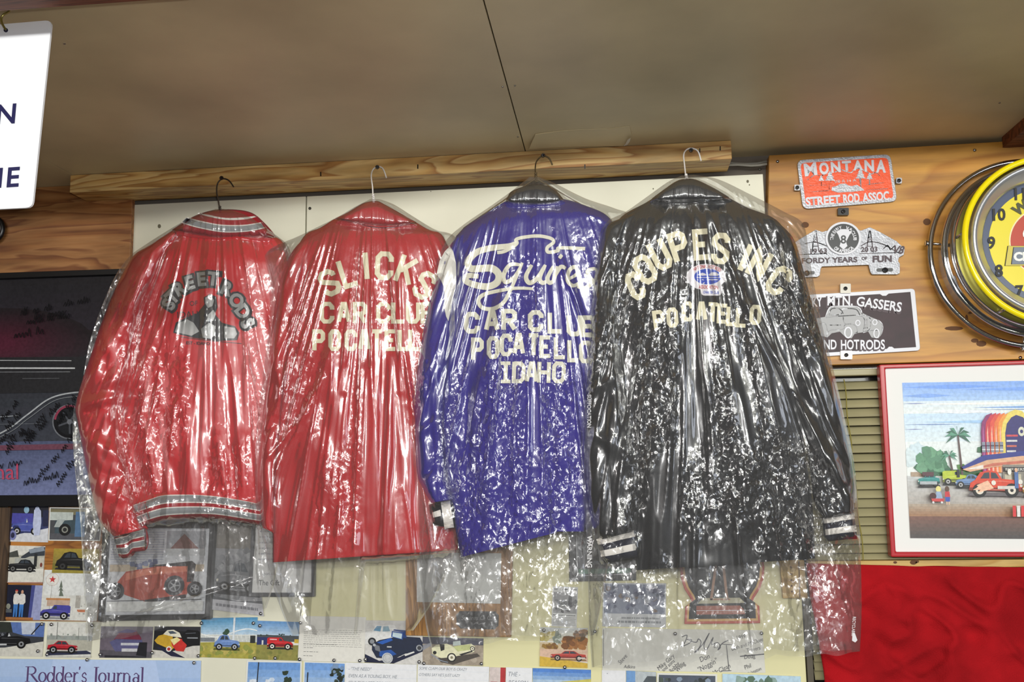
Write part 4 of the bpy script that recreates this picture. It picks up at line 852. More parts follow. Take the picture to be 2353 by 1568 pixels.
relief('engine_mark', [text_px('V8', 2066, 574, 18, 4, .03, 1.1, .3, maxw=24), ribbon(catmull([(2030, 572), (2040, 564), (2046, 574), (2056, 564)], 4), 2)], -.024, .0014, M_shade, p)
slab('emblem_rim', circ(1938, 548, 41, 38, 40), -.0275, -.0238, M_aluw, p); slab('emblem_disc', circ(1938, 548, 36, 33.5, 40), -.0279, -.0274, M_enblk, p)
relief('emblem_lettering', [text_px('THE EARLY', 1917, 533, 7.5, -52, .03, 1, arc=27, maxw=40), text_px('V-8 CLUB', 1960, 534, 7.5, 55, .03, 1, arc=27, maxw=40), text_px('OF AMERICA', 1939, 577, 8, -1, .04, 1, arc=-29, maxw=46)], -.0279, .0006, M_aluw, p)
relief('emblem_engine', [poly([(1919, 530), (1930, 527), (1950, 527), (1960, 532), (1952, 540), (1944, 556), (1947, 566), (1938, 574), (1929, 566), (1932, 556), (1926, 540)])], -.0279, .0006, M_aluw, p)
relief('emblem_eight', [text_px('8', 1938, 550, 19, 0, .02)], -.0286, .0004, M_enblk, p)
for x, y in ((1854, 628), (2034, 621)):
    o = slab('slot', rrect([(x-20, y-4), (x+18, y-5), (x+18, y+3), (x-20, y+4)], 3.5, 3), -.0243, -.0238, M_enblk, p)
    tube('screw_head', [U(x, y, -.0243), U(x, y, -.027)], .006, M_steel, o, 16); tube('screw_recess', [U(x, y, -.027), U(x, y, -.0274)], .003, M_enblk, o, 6)
# gassers plate
p = empty('club_plate', U(1960, 740, -.02), 'maroon and silver club plate with an old coupe, lowest on the plywood', 'plate')
slab('plate_base', rrect([(1812, 680), (2102, 663), (2115, 806), (1822, 824)], 9), -.0225, -.0175, M_aluw, p, .0006)
slab('enamel_field', [(1821, 688), (2022, 676), (2028, 680), (2036, 680), (2042, 675), (2092, 671), (2105, 798), (2055, 801), (2050, 797), (2043, 797), (2038, 802), (1830, 815)], -.0230, -.0224, M_maroon, p)
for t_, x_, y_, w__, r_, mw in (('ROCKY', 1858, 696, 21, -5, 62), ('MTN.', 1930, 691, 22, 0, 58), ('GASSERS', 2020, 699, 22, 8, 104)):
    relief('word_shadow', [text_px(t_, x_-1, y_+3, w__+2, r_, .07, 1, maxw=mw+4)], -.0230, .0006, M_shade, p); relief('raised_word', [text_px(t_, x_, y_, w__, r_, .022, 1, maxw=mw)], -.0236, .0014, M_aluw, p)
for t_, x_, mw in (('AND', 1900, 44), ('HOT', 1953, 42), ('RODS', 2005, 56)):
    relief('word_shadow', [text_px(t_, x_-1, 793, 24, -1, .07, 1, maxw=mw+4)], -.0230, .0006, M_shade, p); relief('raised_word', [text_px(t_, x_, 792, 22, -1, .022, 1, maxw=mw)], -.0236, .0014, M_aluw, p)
G = lambda P: [(1750+.3826*x, 250+.3826*y) for x, y in P]
relief('raised_car', [poly(G([(330, 1260), (385, 1250), (405, 1200), (440, 1188), (575, 1190), (600, 1225), (650, 1250), (700, 1270), (728, 1300), (724, 1350), (700, 1380), (660, 1375), (640, 1340), (560, 1350), (540, 1380), (505, 1375), (470, 1340), (420, 1350), (395, 1375), (340, 1360), (320, 1300)]))], -.0230, .0010, M_greyen, p)
cl_ = [[(385, 1250), (405, 1200), (440, 1188), (575, 1190), (605, 1235)], [(405, 1240), (420, 1203), (470, 1203), (475, 1235), (405, 1240)], [(490, 1233), (488, 1203), (565, 1205), (590, 1240)], [(385, 1255), (490, 1245), (610, 1250), (610, 1340)], [(605, 1240), (645, 1250), (655, 1290), (645, 1330), (610, 1345)], [(655, 1275), (700, 1272), (726, 1300), (722, 1345), (700, 1372), (668, 1370)], [(490, 1250), (500, 1290), (560, 1300), (575, 1340), (560, 1350)], [(395, 1345), (420, 1330), (490, 1325), (500, 1300), (540, 1290)], [(320, 1300), (380, 1290), (395, 1340), (385, 1370)], [(410, 1300), (480, 1300)], [(620, 1335), (700, 1330)], [(620, 1262), (622, 1320)], [(632, 1262), (634, 1320)]]
relief('car_outline', [ribbon(catmull(G(c), 4), 2.2) for c in cl_], -.0240, .0008, M_aluw, p)
relief('car_wheels', [ribbon(circ(*G([(520, 1345)])[0], 8, 12, 16), 3, None, True), ribbon(circ(*G([(690, 1350)])[0], 6, 10, 16), 2.4, None, True), ribbon(circ(*G([(578, 1287)])[0], 5, 6, 12), 2, None, True), ribbon(circ(*G([(680, 1283)])[0], 5, 6, 12), 2, None, True)], -.0246, .0008, M_aluw, p)
clip('bracket', 1943, 663, 24, 22, p, M_clear); clip('bracket', 1945, 816, 27, 20, p, M_clear)

# ---- neon clock
C0 = U(2350, 588, -.016); K = (U(2351, 588, -.016)-U(2350, 588, -.016)).length
ck = empty('neon_wall_clock', C0, 'large round chrome wall clock with a yellow neon ring on the plywood', 'clock')
torus('outer_ring', C0, 225*K, 6.5*K, .030, M_chrome, ck)
torus('second_ring', C0, 203*K, 6*K, .055, M_chrome, ck)
lathe('case', C0, [(196*K, 0), (197*K, .050), (199*K, .062), (198*K, .066), (192*K, .085), (194*K, .092), (190*K, .096), (176*K, .100)], M_chrome, ck)
lathe('reflector', C0, [(191*K, .097), (176*K, .1015), (175*K, .1015)], mat('olive_tube_reflection', '#77722a', .3, .6), ck)  # olive is the tube's yellow reflection, painted onto the chrome annulus
lathe('bezel', C0, [(175*K, .099), (176*K, .142), (178*K, .150), (176*K, .156), (170*K, .157), (164*K, .150), (150*K, .139), (145*K, .132), (143*K, .121)], mat('brushed_bezel', '#cfd0d2', .28, .75), ck)
torus('neon_tube', C0, 190*K, 6.8*K, .148, mat('yellow_neon_glass', '#f0dc12', .15), ck)
Fc = lambda r, d: [C0+Vector((r*K*math.cos(2*math.pi*i/72), -d, r*K*math.sin(2*math.pi*i/72))) for i in range(72)]
def disc(nm, r, d, mt): return mesh(nm, Fc(r, d), [tuple(range(72))], mt, ck)
disc('dial', 146, .1195, mat('slate_blue_dial_ring', '#454f68', .3)); disc('yellow_dial', 127, .1200, mat('yellow_dial', '#e0cf28', .35)); disc('red_dial_edge', 83, .1203, mat('cream_line', '#e8dca8', .4)); disc('red_dial_center', 80, .1206, mat('red_dial', '#b6402c', .4))
YF_ = C0.y-.1212; d_ = (C0+Vector((0, -.1212, 0)))-CAM; fx = 1176.5+FPX*d_.dot(RX)/d_.dot(FX); fy = 784-FPX*d_.dot(UX)/d_.dot(FX)
M_num = mat('dial_black', '#1d1a16', .5)
for n_ in range(1, 13):
    a = math.radians(n_*30-90); relief('dial_number', [text_px(str(n_), fx+129*math.cos(a), fy+129*math.sin(a), 27, -2, .03, .95)], YF_, .0008, M_num, ck)
for i, c in enumerate('WE LOVE'):
    if c != ' ': a = math.radians(-128+i*13); relief('dial_letter', [text_px(c, fx+102*math.cos(a), fy+102*math.sin(a), 24, math.degrees(a)+90, .05)], YF_, .0004, mat('dial_olive_letter', '#4a4a28', .5) if i == 0 else M_num, ck)
wh = mat('dial_white', '#ecebe2', .4); sl = mat('bowtie_slate', '#6c7684', .35); gd = mat('bowtie_gold', '#c9b846', .35)
bt = lambda k, dx=0: [(fx-105*k+6, fy+30+24*k), (fx-92*k, fy+30-22*k), (fx-40, fy+30-22*k), (fx-38, fy+30-30*k), (fx+38, fy+30-30*k), (fx+40, fy+30-22*k), (fx+105*k, fy+30-22*k), (fx+92*k, fy+30+24*k), (fx+40, fy+30+24*k), (fx+38, fy+30+32*k), (fx-38, fy+30+32*k), (fx-40, fy+30+24*k)]
for k, m_, z in ((1.0, M_num, .0003), (.98, gd, .0006), (.86, M_num, .0009), (.84, sl, .0012)): relief('bow_tie_badge', [poly(bt(k))], YF_-z, .0002, m_, ck)
relief('badge_lettering', [text_px('CHEVROLET', fx+2, fy+31, 19, -1, .05, 1, maxw=160)], YF_-.0016, .0004, wh, ck)
relief('script_lettering', [text_px('Genuine', fx-8, fy-28, 24, -8, .03, 1, .3, maxw=100)], YF_-.0004, .0004, wh, ck)
relief('script_lettering', [text_px('Parts', fx+4, fy+78, 20, -4, .03, 1, .3, maxw=60)], YF_-.0004, .0004, wh, ck)
for i in range(6):
    a = math.radians(172+i*62); v = C0+Vector((math.cos(a)*190*K, 0, math.sin(a)*190*K)); tube('tube_clip', [v+Vector((0, -.098, 0)), v+Vector((0, -.146, 0))], .003, M_steel, ck, 8)
for a in (172, 262, 352, 82):
    a = math.radians(a); d1 = Vector((math.cos(a), 0, math.sin(a))); tube('standoff_screw', [C0+d1*233*K+Vector((0, -.030, 0)), C0+d1*196*K+Vector((0, -.034, 0))], .0035, M_chrome, ck, 8)
    mesh_ = tube('standoff_nut', [C0+d1*237*K+Vector((0, -.030, 0)), C0+d1*231*K+Vector((0, -.030, 0))], .006, M_chrome, ck, 8)

# ---- framed pictures
def framed(name, label, qo, qi, Yf, Yb, mt, cat='picture', bevel=.001):
    r = empty(name, U(*qo[0], Yf), label, cat); n = len(qo)
    fo = [U(x, y, Yf) for x, y in qo]; fi = [U(x, y, Yf) for x, y in qi]
    V = fo+fi+[Vector((p.x, Yb, p.z)) for p in fo]+[Vector((p.x, Yb, p.z)) for p in fi]; F = []
    for i in range(n):
        j = (i+1) % n; F += [(i, n+i, n+j, j), (i, j, 2*n+j, 2*n+i), (n+i, 3*n+i, 3*n+j, n+j), (2*n+i, 2*n+j, 3*n+j, 3*n+i)]
    o = mesh('frame', V, F, mt, r); b = o.modifiers.new('bevel', 'BEVEL'); b.width = bevel; b.segments = 2
    return r
M_red = mat('red_frame_lacquer', '#b3202a', .3, spec=.6); M_matb = mat('white_mat_board', '#e9e9e6', .8, spec=.2)
fr = framed('framed_print', 'red-framed diner print with white mat, hanging in front of the blind', [(2021, 838), (2560, 822), (2580, 1281), (2048, 1281)], [(2035, 847), (2548, 832), (2566, 1269), (2059, 1269)], -.040, -.014, M_red, 'picture', .003)
slab('mat_board', [(2030, 843), (2552, 828), (2570, 1273), (2054, 1273)], -.032, -.028, M_matb, fr)
c = Card([(2073, 880), (2520, 873), (2528, 1240), (2092, 1237)], -.0325)
c.G(0, 0, 1, .12, '#86aef0', '#a8c8f2', 5); c.G(0, .12, 1, .20, '#d8e6ee', '#e4ecec', 4); c.G(0, .20, 1, .38, '#c8e0f4', '#dceaf0', 6); c.G(0, .38, 1, .62, '#e6eeee', '#e8eeea', 5)
for u0, u1, v, t_, cc in ((0, .5, .03, .02, '#6f9ef0'), (.3, 1, .05, .018, '#7aa6f2'), (0, .25, .085, .02, '#7ea8ee'), (0, .9, .14, .012, '#f4f4f0'), (0, .12, .135, .006, '#8f9cc4'), (.35, 1, .165, .012, '#86aee6'), (.36, 1, .18, .004, '#5b76a8'), (.1, .5, .19, .02, '#e8eef4'), (0, .3, .27, .006, '#8aa2cc'), (.1, .7, .255, .014, '#a6cdf2'), (0, .1, .30, .004, '#8c94c0')): c.P([(u0, v), ((u0+u1)/2, v-t_*.7), (u1, v), ((u0+u1)/2, v+t_*.7)], cc)
c.blobs(.0, .44, .1, .5, 8, .05, ['#cfe2ea', '#d6e6ea'], 3)
c.G(0, .60, 1, .80, '#c6c8c8', '#b2aca4', 6); c.G(0, .78, 1, .86, '#b0a08e', '#a07a5c', 5); c.G(0, .86, 1, 1, '#7c5a50', '#55504e', 6)
c.R(.02, .575, .1, .605, '#b09a84'); c.R(.1, .56, .45, .6, '#3f6a3c'); c.blobs(.28, .54, .5, .57, 14, .025, ['#48784a', '#5c8a4a', '#3a6440'], 4)
c.blobs(.06, .48, .2, .57, 26, .035, ['#5f9472', '#4c7f60', '#6ca07e', '#3e6c52'], 5); c.blobs(.1, .44, .18, .5, 14, .03, ['#6aa07c', '#578a6c'], 6)
c.blobs(.38, .4, .45, .48, 12, .02, ['#4e8464', '#3c6c4c'], 8)
def palm(x, y, s, y1):
    c.P([(x-.004, y), (x+.004, y), (x+.02, y1), (x+.008, y1)], '#5e4a48')
    for a in (-170, -150, -125, -95, -60, -30, -8, 160, 20, 190):
        ex, ey = x+s*math.cos(math.radians(a)), y+s*1.2*math.sin(math.radians(a))+s*.35
        c.P([(x, y), ((x+ex)/2, (y+ey)/2-s*.35), (ex, ey), ((x+ex)/2, (y+ey)/2-s*.02)], R.choice(['#3f7a62', '#5c9a80', '#356a54']))
palm(.275, .34, .07, .6); palm(.225, .47, .045, .58)
# diner like a jukebox
for i, cc in enumerate(('#8a2a6a', '#c83040', '#e0503c', '#e87838', '#f0a040')):
    x = .395+i*.022; c.P([(x, .58), (x, .32), (x+.006, .26), (x+.03, .215), (x+.06, .2), (x+.06, .58)], cc); c.P([(x+.008, .58), (x+.008, .33), (x+.014, .28), (x+.018, .58)], '#f0b8a0' if i else '#b05a98')
c.P([(.5, .58), (.5, .32), (.51, .26), (.54, .2), (.575, .18), (.61, .19), (.65, .24), (.665, .33), (.665, .58)], '#e8d468')
c.P([(.52, .48), (.52, .33), (.53, .27), (.555, .23), (.58, .215), (.615, .23), (.638, .27), (.645, .34), (.645, .48)], '#302a70')
c.E(.605, .32, .018, .03, '#d8d8c0'); c.E(.605, .32, .008, .012, '#302a70'); 
for k_ in range(4): c.R(.525, .34+.033*k_, .585-.004*k_, .352+.033*k_, ('#d04a50', '#d8d8d8', '#c86858', '#d0d0d0')[k_])
for i in range(5): c.R(.397+i*.023, .385, .415+i*.023, .45, '#8a90a0'); c.R(.397+i*.023, .405, .415+i*.023, .413, '#40445a'); c.R(.397+i*.023, .43, .415+i*.023, .437, '#d8dce0')
c.P([(.285, .545), (.4, .47), (.6, .445), (1, .44), (1, .47), (.6, .475), (.42, .5), (.3, .56)], '#2f3a8c')
c.P([(.29, .56), (.42, .5), (.6, .475), (1, .47), (1, .52), (.6, .53), (.45, .545), (.33, .575)], '#e0b08c'); c.P([(.33, .56), (.45, .52), (.7, .495), (1, .49), (1, .505), (.7, .51), (.45, .54)], '#c8705a'); c.P([(.3, .56), (.4, .53), (.4, .555)], '#f0e6dc')
c.R(.5, .53, 1, .68, '#8f8a80'); c.R(.5, .545, .63, .575, '#3a3438'); c.T('BURGERS', .565, .56, .018, '#e8e8e0', maxw=.1)
for i in range(9): c.R(.51+.05*i, .59, .545+.05*i, .66, R.choice(['#4c4a50', '#c8c0a8', '#6a7a90', '#a88a60']))
c.P([(.66, .2), (.72, .16), (.8, .2), (.78, .26), (.7, .25)], '#d84030'); c.P([(.66, .25), (.7, .26), (.73, .3), (.67, .27)], '#30388c')
c.car(.055, .575, .115, .095, '#2f8f8c', 'sedan', hub='#3a3a40'); c.R(.065, .635, .155, .655, '#b0b8bc'); c.R(.08, .575, .14, .6, '#5a3a40')
c.car(.185, .565, .14, .09, '#b8c838', 'van'); c.car(.25, .59, .14, .085, '#6a8ab8', 'coupe'); c.R(.26, .56, .275, .61, '#2a2a34')
c.car(.32, .565, .28, .16, '#d8482c', 'coupe', True, hub='#e8e0d0', shadow='#6a6466'); c.P([(.42, .63), (.36, .66), (.37, .67), (.34, .69), (.38, .69), (.36, .71), (.45, .68)], '#f0c0a0'); c.R(.47, .665, .56, .685, '#d8d4cc'); c.E(.59, .64, .012, .016, '#e8e4d8'); c.E(.45, .645, .012, .016, '#e8e4d8')
c.R(.56, .575, .58, .68, '#5070a8'); c.E(.57, .565, .008, .014, '#e0b090'); c.E(.535, .575, .01, .02, '#f0ece0'); c.car(.6, .6, .3, .13, '#e0a030', 'coupe')
c.E(.16, .685, .014, .02, '#e6dc88'); c.P([(.148, .7), (.172, .7), (.18, .745), (.14, .745)], '#9ab0cc'); c.E(.13, .73, .018, .022, '#4a2424'); c.P([(.12, .745), (.19, .745), (.185, .765), (.125, .765)], '#c84848'); c.O(.13, .77, .006, '#e0e0e0'); c.O(.175, .77, .006, '#e0e0e0')
c.E(.205, .685, .012, .02, '#5a4030'); c.P([(.194, .7), (.217, .7), (.22, .735), (.192, .735)], '#c83840'); c.P([(.194, .735), (.219, .735), (.217, .765), (.196, .765)], '#3858b0'); c.R(.198, .765, .204, .785, '#e0b898'); c.R(.21, .765, .216, .785, '#e0b898')
for k_ in range(6): c.R(.545+.022*k_, .79, .562+.022*k_, .86, ('#d83a3c', '#e8e4e0')[k_ % 2])
c.build('printed_image', fr)
# poster at left
fr = framed('framed_poster', 'black-framed dark car poster covered in black autographs, far left', [(-260, 636), (297, 617), (299, 1163), (-250, 1167)], [(-248, 649), (286, 630), (288, 1137), (-240, 1140)], -.030, -.001, M_black, 'poster')
c = Card([(-250, 645), (288, 628), (290, 1140), (-245, 1143)], -.0165)
pu = lambda x, y: ((x+250)/538, (y-640)/500)
def PP(P, col): c.P([pu(*p) for p in P], col)
c.G(0, 0, 1, .25, '#2c2b2f', '#35313a', 6); c.G(0, .25, 1, .36, '#2e262c', '#2c2a2e', 5); c.G(0, .36, 1, .75, '#303237', '#3c3f48', 10); c.G(0, .75, 1, 1, '#535a76', '#747ca4', 8)
for k_ in range(14):
    f_ = k_/13; rr = 1-f_*.8; x, y = pu(-10, 790); c.E(x, y, .42*rr, .16*rr, '#%02x%02x%02x' % (int(42+44*f_), int(36+0*f_), int(40+14*f_)), 24)
for k_ in range(8):
    f_ = k_/7; x, y = pu(20, 700); 
PP([(-250, 820), (260, 826), (288, 832), (288, 905), (-250, 905)], '#29292c')
for x0_, x1_, y0_, y1_, t_, cc in ((-250, 163, 823, 834, 1.6, '#b8babc'), (-250, 171, 842, 851, 3.2, '#c8cacc'), (-250, 160, 852, 859, 1.2, '#8a8c90'), (50, 135, 872, 873, .9, '#6a6c70'), (-250, 95, 976, 975, 1, '#70747c'), (-60, 40, 962, 956, 1.6, '#a0a4aa')): c.L([pu(x0_, y0_), pu(x1_, y1_)], t_/538, cc)
c.L([pu(*p_) for p_ in catmull([(-240, 1080), (-120, 1040), (0, 995), (60, 955), (110, 920), (160, 907), (220, 906), (288, 912)], 6)], 3.4/538, '#a8acb0'); c.L([pu(*p_) for p_ in catmull([(-200, 1080), (0, 1003), (60, 965), (120, 925), (170, 915), (230, 914)], 6)], 1.6/538, '#7c8084')
x, y = pu(158, 972); c.O(x, y, 40/538, '#6e7178', 30); c.O(x, y, 37/538, '#16161a', 30); c.L([pu(158+34*math.cos(a), 972+36*math.sin(a)) for a in np.linspace(3.3, 5.6, 12)], 5/538, '#8e3a50'); c.O(x, y, 30/538, '#202226', 24)
for k_ in range(5): a = k_*1.257+.3; c.L([pu(158, 972), pu(158+27*math.cos(a), 972+27*math.sin(a))], 4/538, '#4c4f56')
c.O(x, y, 6/538, '#70737a')
PP([(-250, 1026), (288, 1020), (288, 1033), (-250, 1037)], '#6e4454')
c.T('Journal', *pu(-34, 1082), .075, '#b84a66', 0, 0, 1, maxw=.27); c.L([pu(-200, 1100), pu(35, 1098)], 1/538, '#8a5a70')
R2 = random.Random(5)
for i in range(26):
    x0_ = R2.uniform(-200, 60) if i % 2 else R2.uniform(30, 190); y0_ = R2.choice([R2.uniform(700, 800), R2.uniform(960, 1120), R2.uniform(1000, 1125)]); u_, v_ = pu(x0_, y0_); c.scrawl(u_, u_+R2.uniform(.08, .16), v_, R2.uniform(.022, .034), '#101014', 40+i, .0032, R2.choice([-5, -12, -50, -55, -48]) if y0_ > 900 else -8)
c.build('printed_image', fr, POST)
# round dark-rimmed dial
o = empty('round_gauge', U(-16, 530, -.016), 'round black-rimmed dial cut off by the left edge, on amber plywood', 'clock')
cc_ = U(-14, 531, -.014); torus('rim', cc_, 35*K, 6*K, .012, M_black, o, 48); mesh('dial', [cc_+Vector((34*K*math.cos(a*.2618), -.008, 34*K*math.sin(a*.2618))) for a in range(24)], [tuple(range(24))], mat('pale_dial', '#8f8c84', .4), o)
# hanging sign
sg = empty('hanging_sign', U(13, 68, -.845), 'white plastic hanging sign with dark navy capital letters, top left', 'sign')
qs = [(-430, 92), (119, 46), (74, 477), (-455, 503)]
slab('sign_panel', rrect(qs, 15), -.847, -.843, mat('white_acrylic', '#eceef2', .35), sg)
M_ltr = mat('navy_vinyl_letter', '#15134a', .4)
for t_, x, y, r_ in (('N', 15, 261, -4), ('M', -16, 409, -4), ('E', 31, 406, -4)):
    V, F = text_px(t_, 0, 0, 46, 0, .018, .98); V = [(x+a-b*.09, y+b-a*.07) for a, b in V]; relief('letter', [(V, F)], -.8475, .0006, M_ltr, sg)
slab('eyelet', circ(13, 69, 5, 5, 12), -.8478, -.8468, mat('shadowed_hole', '#2a2840', .6), sg)
hk = tag(tube('cup_hook', [U(x, y, -.85) for x, y in catmull([(24, 4), (25, 16), (20, 27), (9, 33), (3, 42), (5, 54), (13, 68)], 5)], .0017, mat('brass_wire', '#a9a060', .3, .9), None, 8), 'thin brass hook screwed into the joist, holding the white sign', 'hook')

# ================================================================ pinned pictures, lower left
M_oak = wood('orange_oak', '#b87a34', '#a86a28', '#8a521c', .5, 1.4, knots=False)
M_darkoak = wood('dark_brown_strip', '#5c4630', '#4c3826', '#38281a', .6, 1.4, knots=False, axis='z')
cb = empty('photo_display_board', U(120, 1300, -.006), 'orange oak board with dark side rails behind six snapshots, lower left', 'board')
slab('backing_board', [(18, 1164), (240, 1166), (233, 1429), (5, 1427)], -.007, -.001, M_oak, cb); slab('side_rail', [(-30, 1166), (24, 1167), (8, 1428), (-48, 1426)], -.016, -.001, M_darkoak, cb); slab('side_rail', [(236, 1170), (246, 1170), (238, 1430), (230, 1430)], -.012, -.001, M_darkoak, cb)
def d_bluecar(c):
    c.R(0, 0, 1, 1, '#38406a'); c.R(0, 0, 1, .3, '#23242e'); c.R(.05, .2, .6, .5, '#4a4aa0'); c.P([(0, .85), (1, .6), (1, 1), (0, 1)], '#d4d6dc'); c.car(.05, .3, .75, .5, '#4c58a8', 'roadster', shadow=None); c.E(.1, .82, .09, .14, '#7a80b4'); c.E(.1, .82, .05, .08, '#2a2c48')
    c.P([(.62, .1), (.72, .02), (.8, .12), (.82, .45), (.78, .8), (.64, .82), (.6, .5)], '#c0c8e4'); c.E(.7, .08, .06, .08, '#b8c0dc'); c.E(.42, .1, .07, .1, '#8fb4cc'); c.R(.85, .1, 1, .55, '#262a48')
def d_truck(c):
    c.R(0, 0, 1, 1, '#4a4c50'); c.R(0, .02, .9, .2, '#7a7458'); c.R(0, .12, .45, .38, '#bcc4be'); c.P([(0, .8), (1, .78), (1, 1), (0, 1)], '#55565c'); c.P([(.1, .4), (.6, .35), (.75, .45), (.75, .8), (.1, .8)], '#405058'); c.P([(.15, .35), (.3, .35), (.2, .6), (.08, .6)], '#aab2b0')
    c.O(.3, .68, .12, '#17181a'); c.O(.3, .68, .065, '#8a8c84'); c.O(.3, .68, .04, '#2a2a2a'); c.P([(.5, .1), (.68, .1), (.7, .9), (.5, .9)], '#57789c'); c.R(.72, .05, 1, .75, '#33353a')
def d_blackpickup(c):
    c.R(0, 0, 1, 1, '#b8b6a8'); c.R(0, 0, 1, .25, '#dedcd4'); c.P([(0, .2), (.25, .12), (.3, .3), (0, .32)], '#4a4c48'); c.P([(.35, .3), (.7, .05), (1, .02), (1, .25), (.6, .28), (.4, .36)], '#3a4048'); c.P([(.55, .1), (.95, .0), (1, .12), (.6, .2)], '#8e98a4'); c.R(.2, .33, .78, .5, '#aeb0aa'); c.R(.72, .2, .8, .55, '#2c2e30'); c.R(.86, .3, .99, .6, '#c8c4b8'); c.P([(0, .62), (1, .6), (1, 1), (0, 1)], '#dddbd2'); c.car(.0, .36, .78, .32, '#1e1f22', 'coupe', hub='#6a6a6a'); c.E(.92, .5, .03, .06, '#7a3a30'); c.P([(0, .98), (1, .96), (1, 1), (0, 1)], '#a87868')
def d_yellow(c):
    c.G(0, 0, 1, .6, '#a8923a', '#8f8040', 5); c.R(0, .6, 1, 1, '#7c7434'); c.car(.06, .12, .8, .75, '#1b1b1c', 'coupe', True, hub='#3a3a3a'); c.P([(0, .86), (1, .9), (1, 1), (0, 1)], '#9a8c3a')
def d_men(c):
    c.R(0, 0, 1, 1, '#161a30'); c.R(.72, 0, 1, 1, '#9aa0c8'); c.P([(.7, 0), (.8, 0), (.74, 1), (.66, 1)], '#454c8c'); c.R(0, .93, .8, 1, '#a87040'); c.E(.1, .62, .06, .08, '#8a8c80'); c.R(.02, .7, .2, .8, '#585c60')
    for x, s in ((.30, 1), (.46, 1)):
        c.P([(x-.07, .3), (x-.04, .25), (x+.05, .25), (x+.09, .3), (x+.1, .5), (x+.05, .56), (x-.06, .56), (x-.08, .45)], '#dad8d4'); c.E(x, .2, .035, .055, '#c89a80'); c.P([(x-.06, .56), (x+.06, .56), (x+.05, .92), (x+.01, .92), (x, .65), (x-.02, .92), (x-.06, .92)], '#3f78c0')
    c.P([(.255, .17), (.29, .13), (.34, .15), (.345, .18)], '#b03030')
def d_panelsedan(c):
    c.R(0, 0, 1, 1, '#dadad4'); c.P([(.02, 0), (1, 0), (1, .5), (.04, .5)], '#e0e2e0'); c.O(.16, .19, .115, '#c9b8b0'); c.O(.16, .19, .107, '#e4e2dc')
    st_ = [(.16+(.065 if k % 2 == 0 else .027)*math.sin(k*math.pi/5), .19-(.065 if k % 2 == 0 else .027)*math.cos(k*math.pi/5)*c.w/c.h) for k in range(10)]; c.P(st_, '#c83c3c')
    c.L([(.16, .3), (.15, .95)], .006, '#9a9890'); c.P([(.3, .52), (.31, .4), (.28, .42), (.315, .35), (.29, .35), (.32, .2), (.35, .35), (.33, .35), (.37, .42), (.34, .41), (.38, .52)], '#6a7468')
    c.R(.08, .56, .5, .6, '#c08858'); c.R(.1, .6, .5, .72, '#c4a894'); c.R(.6, .5, .68, .75, '#b0aca4'); c.R(.64, .78, .78, .83, '#c07858'); c.blobs(.55, .45, .9, .9, 14, .02, ['#c4c2ba', '#d0ccc4', '#b0b0aa'], 8); c.car(.0, .69, .52, .28, '#4a48a0', 'van', True, shadow='#8c8c90', hub='#c8c8cc')
def d_roadster(c):
    c.R(0, 0, 1, 1, '#3a3d44'); c.R(0, 0, .5, .3, '#2e332e'); c.P([(.45, 0), (1, 0), (1, .42), (.7, .4), (.5, .3)], '#5a74b0'); c.P([(.62, .0), (.85, 0), (.85, .35), (.65, .35)], '#c0c8d8'); c.L([(.8, .35), (.95, 0)], .02, '#1c1c20'); c.P([(0, .8), (.4, .75), (1, .55), (1, 1), (0, 1)], '#d2d0c6')
    c.car(.05, .28, .75, .45, '#15161a', 'roadster', shadow=None, hub='#8a8c90'); c.E(.2, .45, .12, .13, '#1e1f24'); c.E(.16, .42, .05, .05, '#aeb2b8'); c.O(.14, .85, .1, '#1a1a1c'); c.O(.14, .85, .06, '#8a7f7c'); c.L([(0, .68), (.42, .66)], .025, '#c4c6c8'); c.blobs(.02, .35, .5, .6, 14, .025, ['#70747c', '#a0a4a8', '#1a1a1e'], 3)
def d_redcoupe(c):
    c.R(0, 0, 1, 1, '#dcdcd6'); c.R(0, .38, 1, .5, '#9aa09c'); c.blobs(0, .32, 1, .42, 16, .03, ['#b4b8b0', '#8a948c', '#a0a09a'], 2); c.R(0, .5, 1, .8, '#b8b6a8'); c.L([(.22, 0), (.22, .48)], .012, '#6a6a68'); c.L([(.7, .15), (.7, .48)], .008, '#80807c'); c.P([(0, .85), (.9, .8), (1, .86), (1, .9), (0, .95)], '#30344c'); c.car(.02, .5, .68, .36, '#b82230', 'sedan', True, hub='#9a9ca0'); c.R(0, .95, 1, 1, '#c8c8c2'); c.R(.85, 0, 1, .3, '#d2d0c4')
def d_purple(c):
    c.R(0, 0, 1, 1, '#6d6470'); c.R(.0, 0, 1, .2, '#77707c'); c.P([(0, .75), (1, .8), (1, 1), (0, 1)], '#57545c'); c.P([(.25, .45), (.35, .2), (.5, .1), (.68, .12), (.78, .35), (.8, .5)], '#7a3348'); c.P([(.3, .2), (.5, .08), (.7, .14), (.6, .2)], '#5a5080'); c.P([(.18, .5), (.3, .4), (.8, .42), (.85, .75), (.3, .8)], '#5c5c84'); c.R(.4, .52, .76, .6, '#c4c6ce'); c.R(.42, .7, .72, .8, '#c8c8cc'); c.P([(.75, .5), (.9, .5), (.9, .95), (.7, .92)], '#1e1e24'); c.P([(.1, .92), (.9, .95), (.9, 1), (.1, 1)], '#2c2c34')
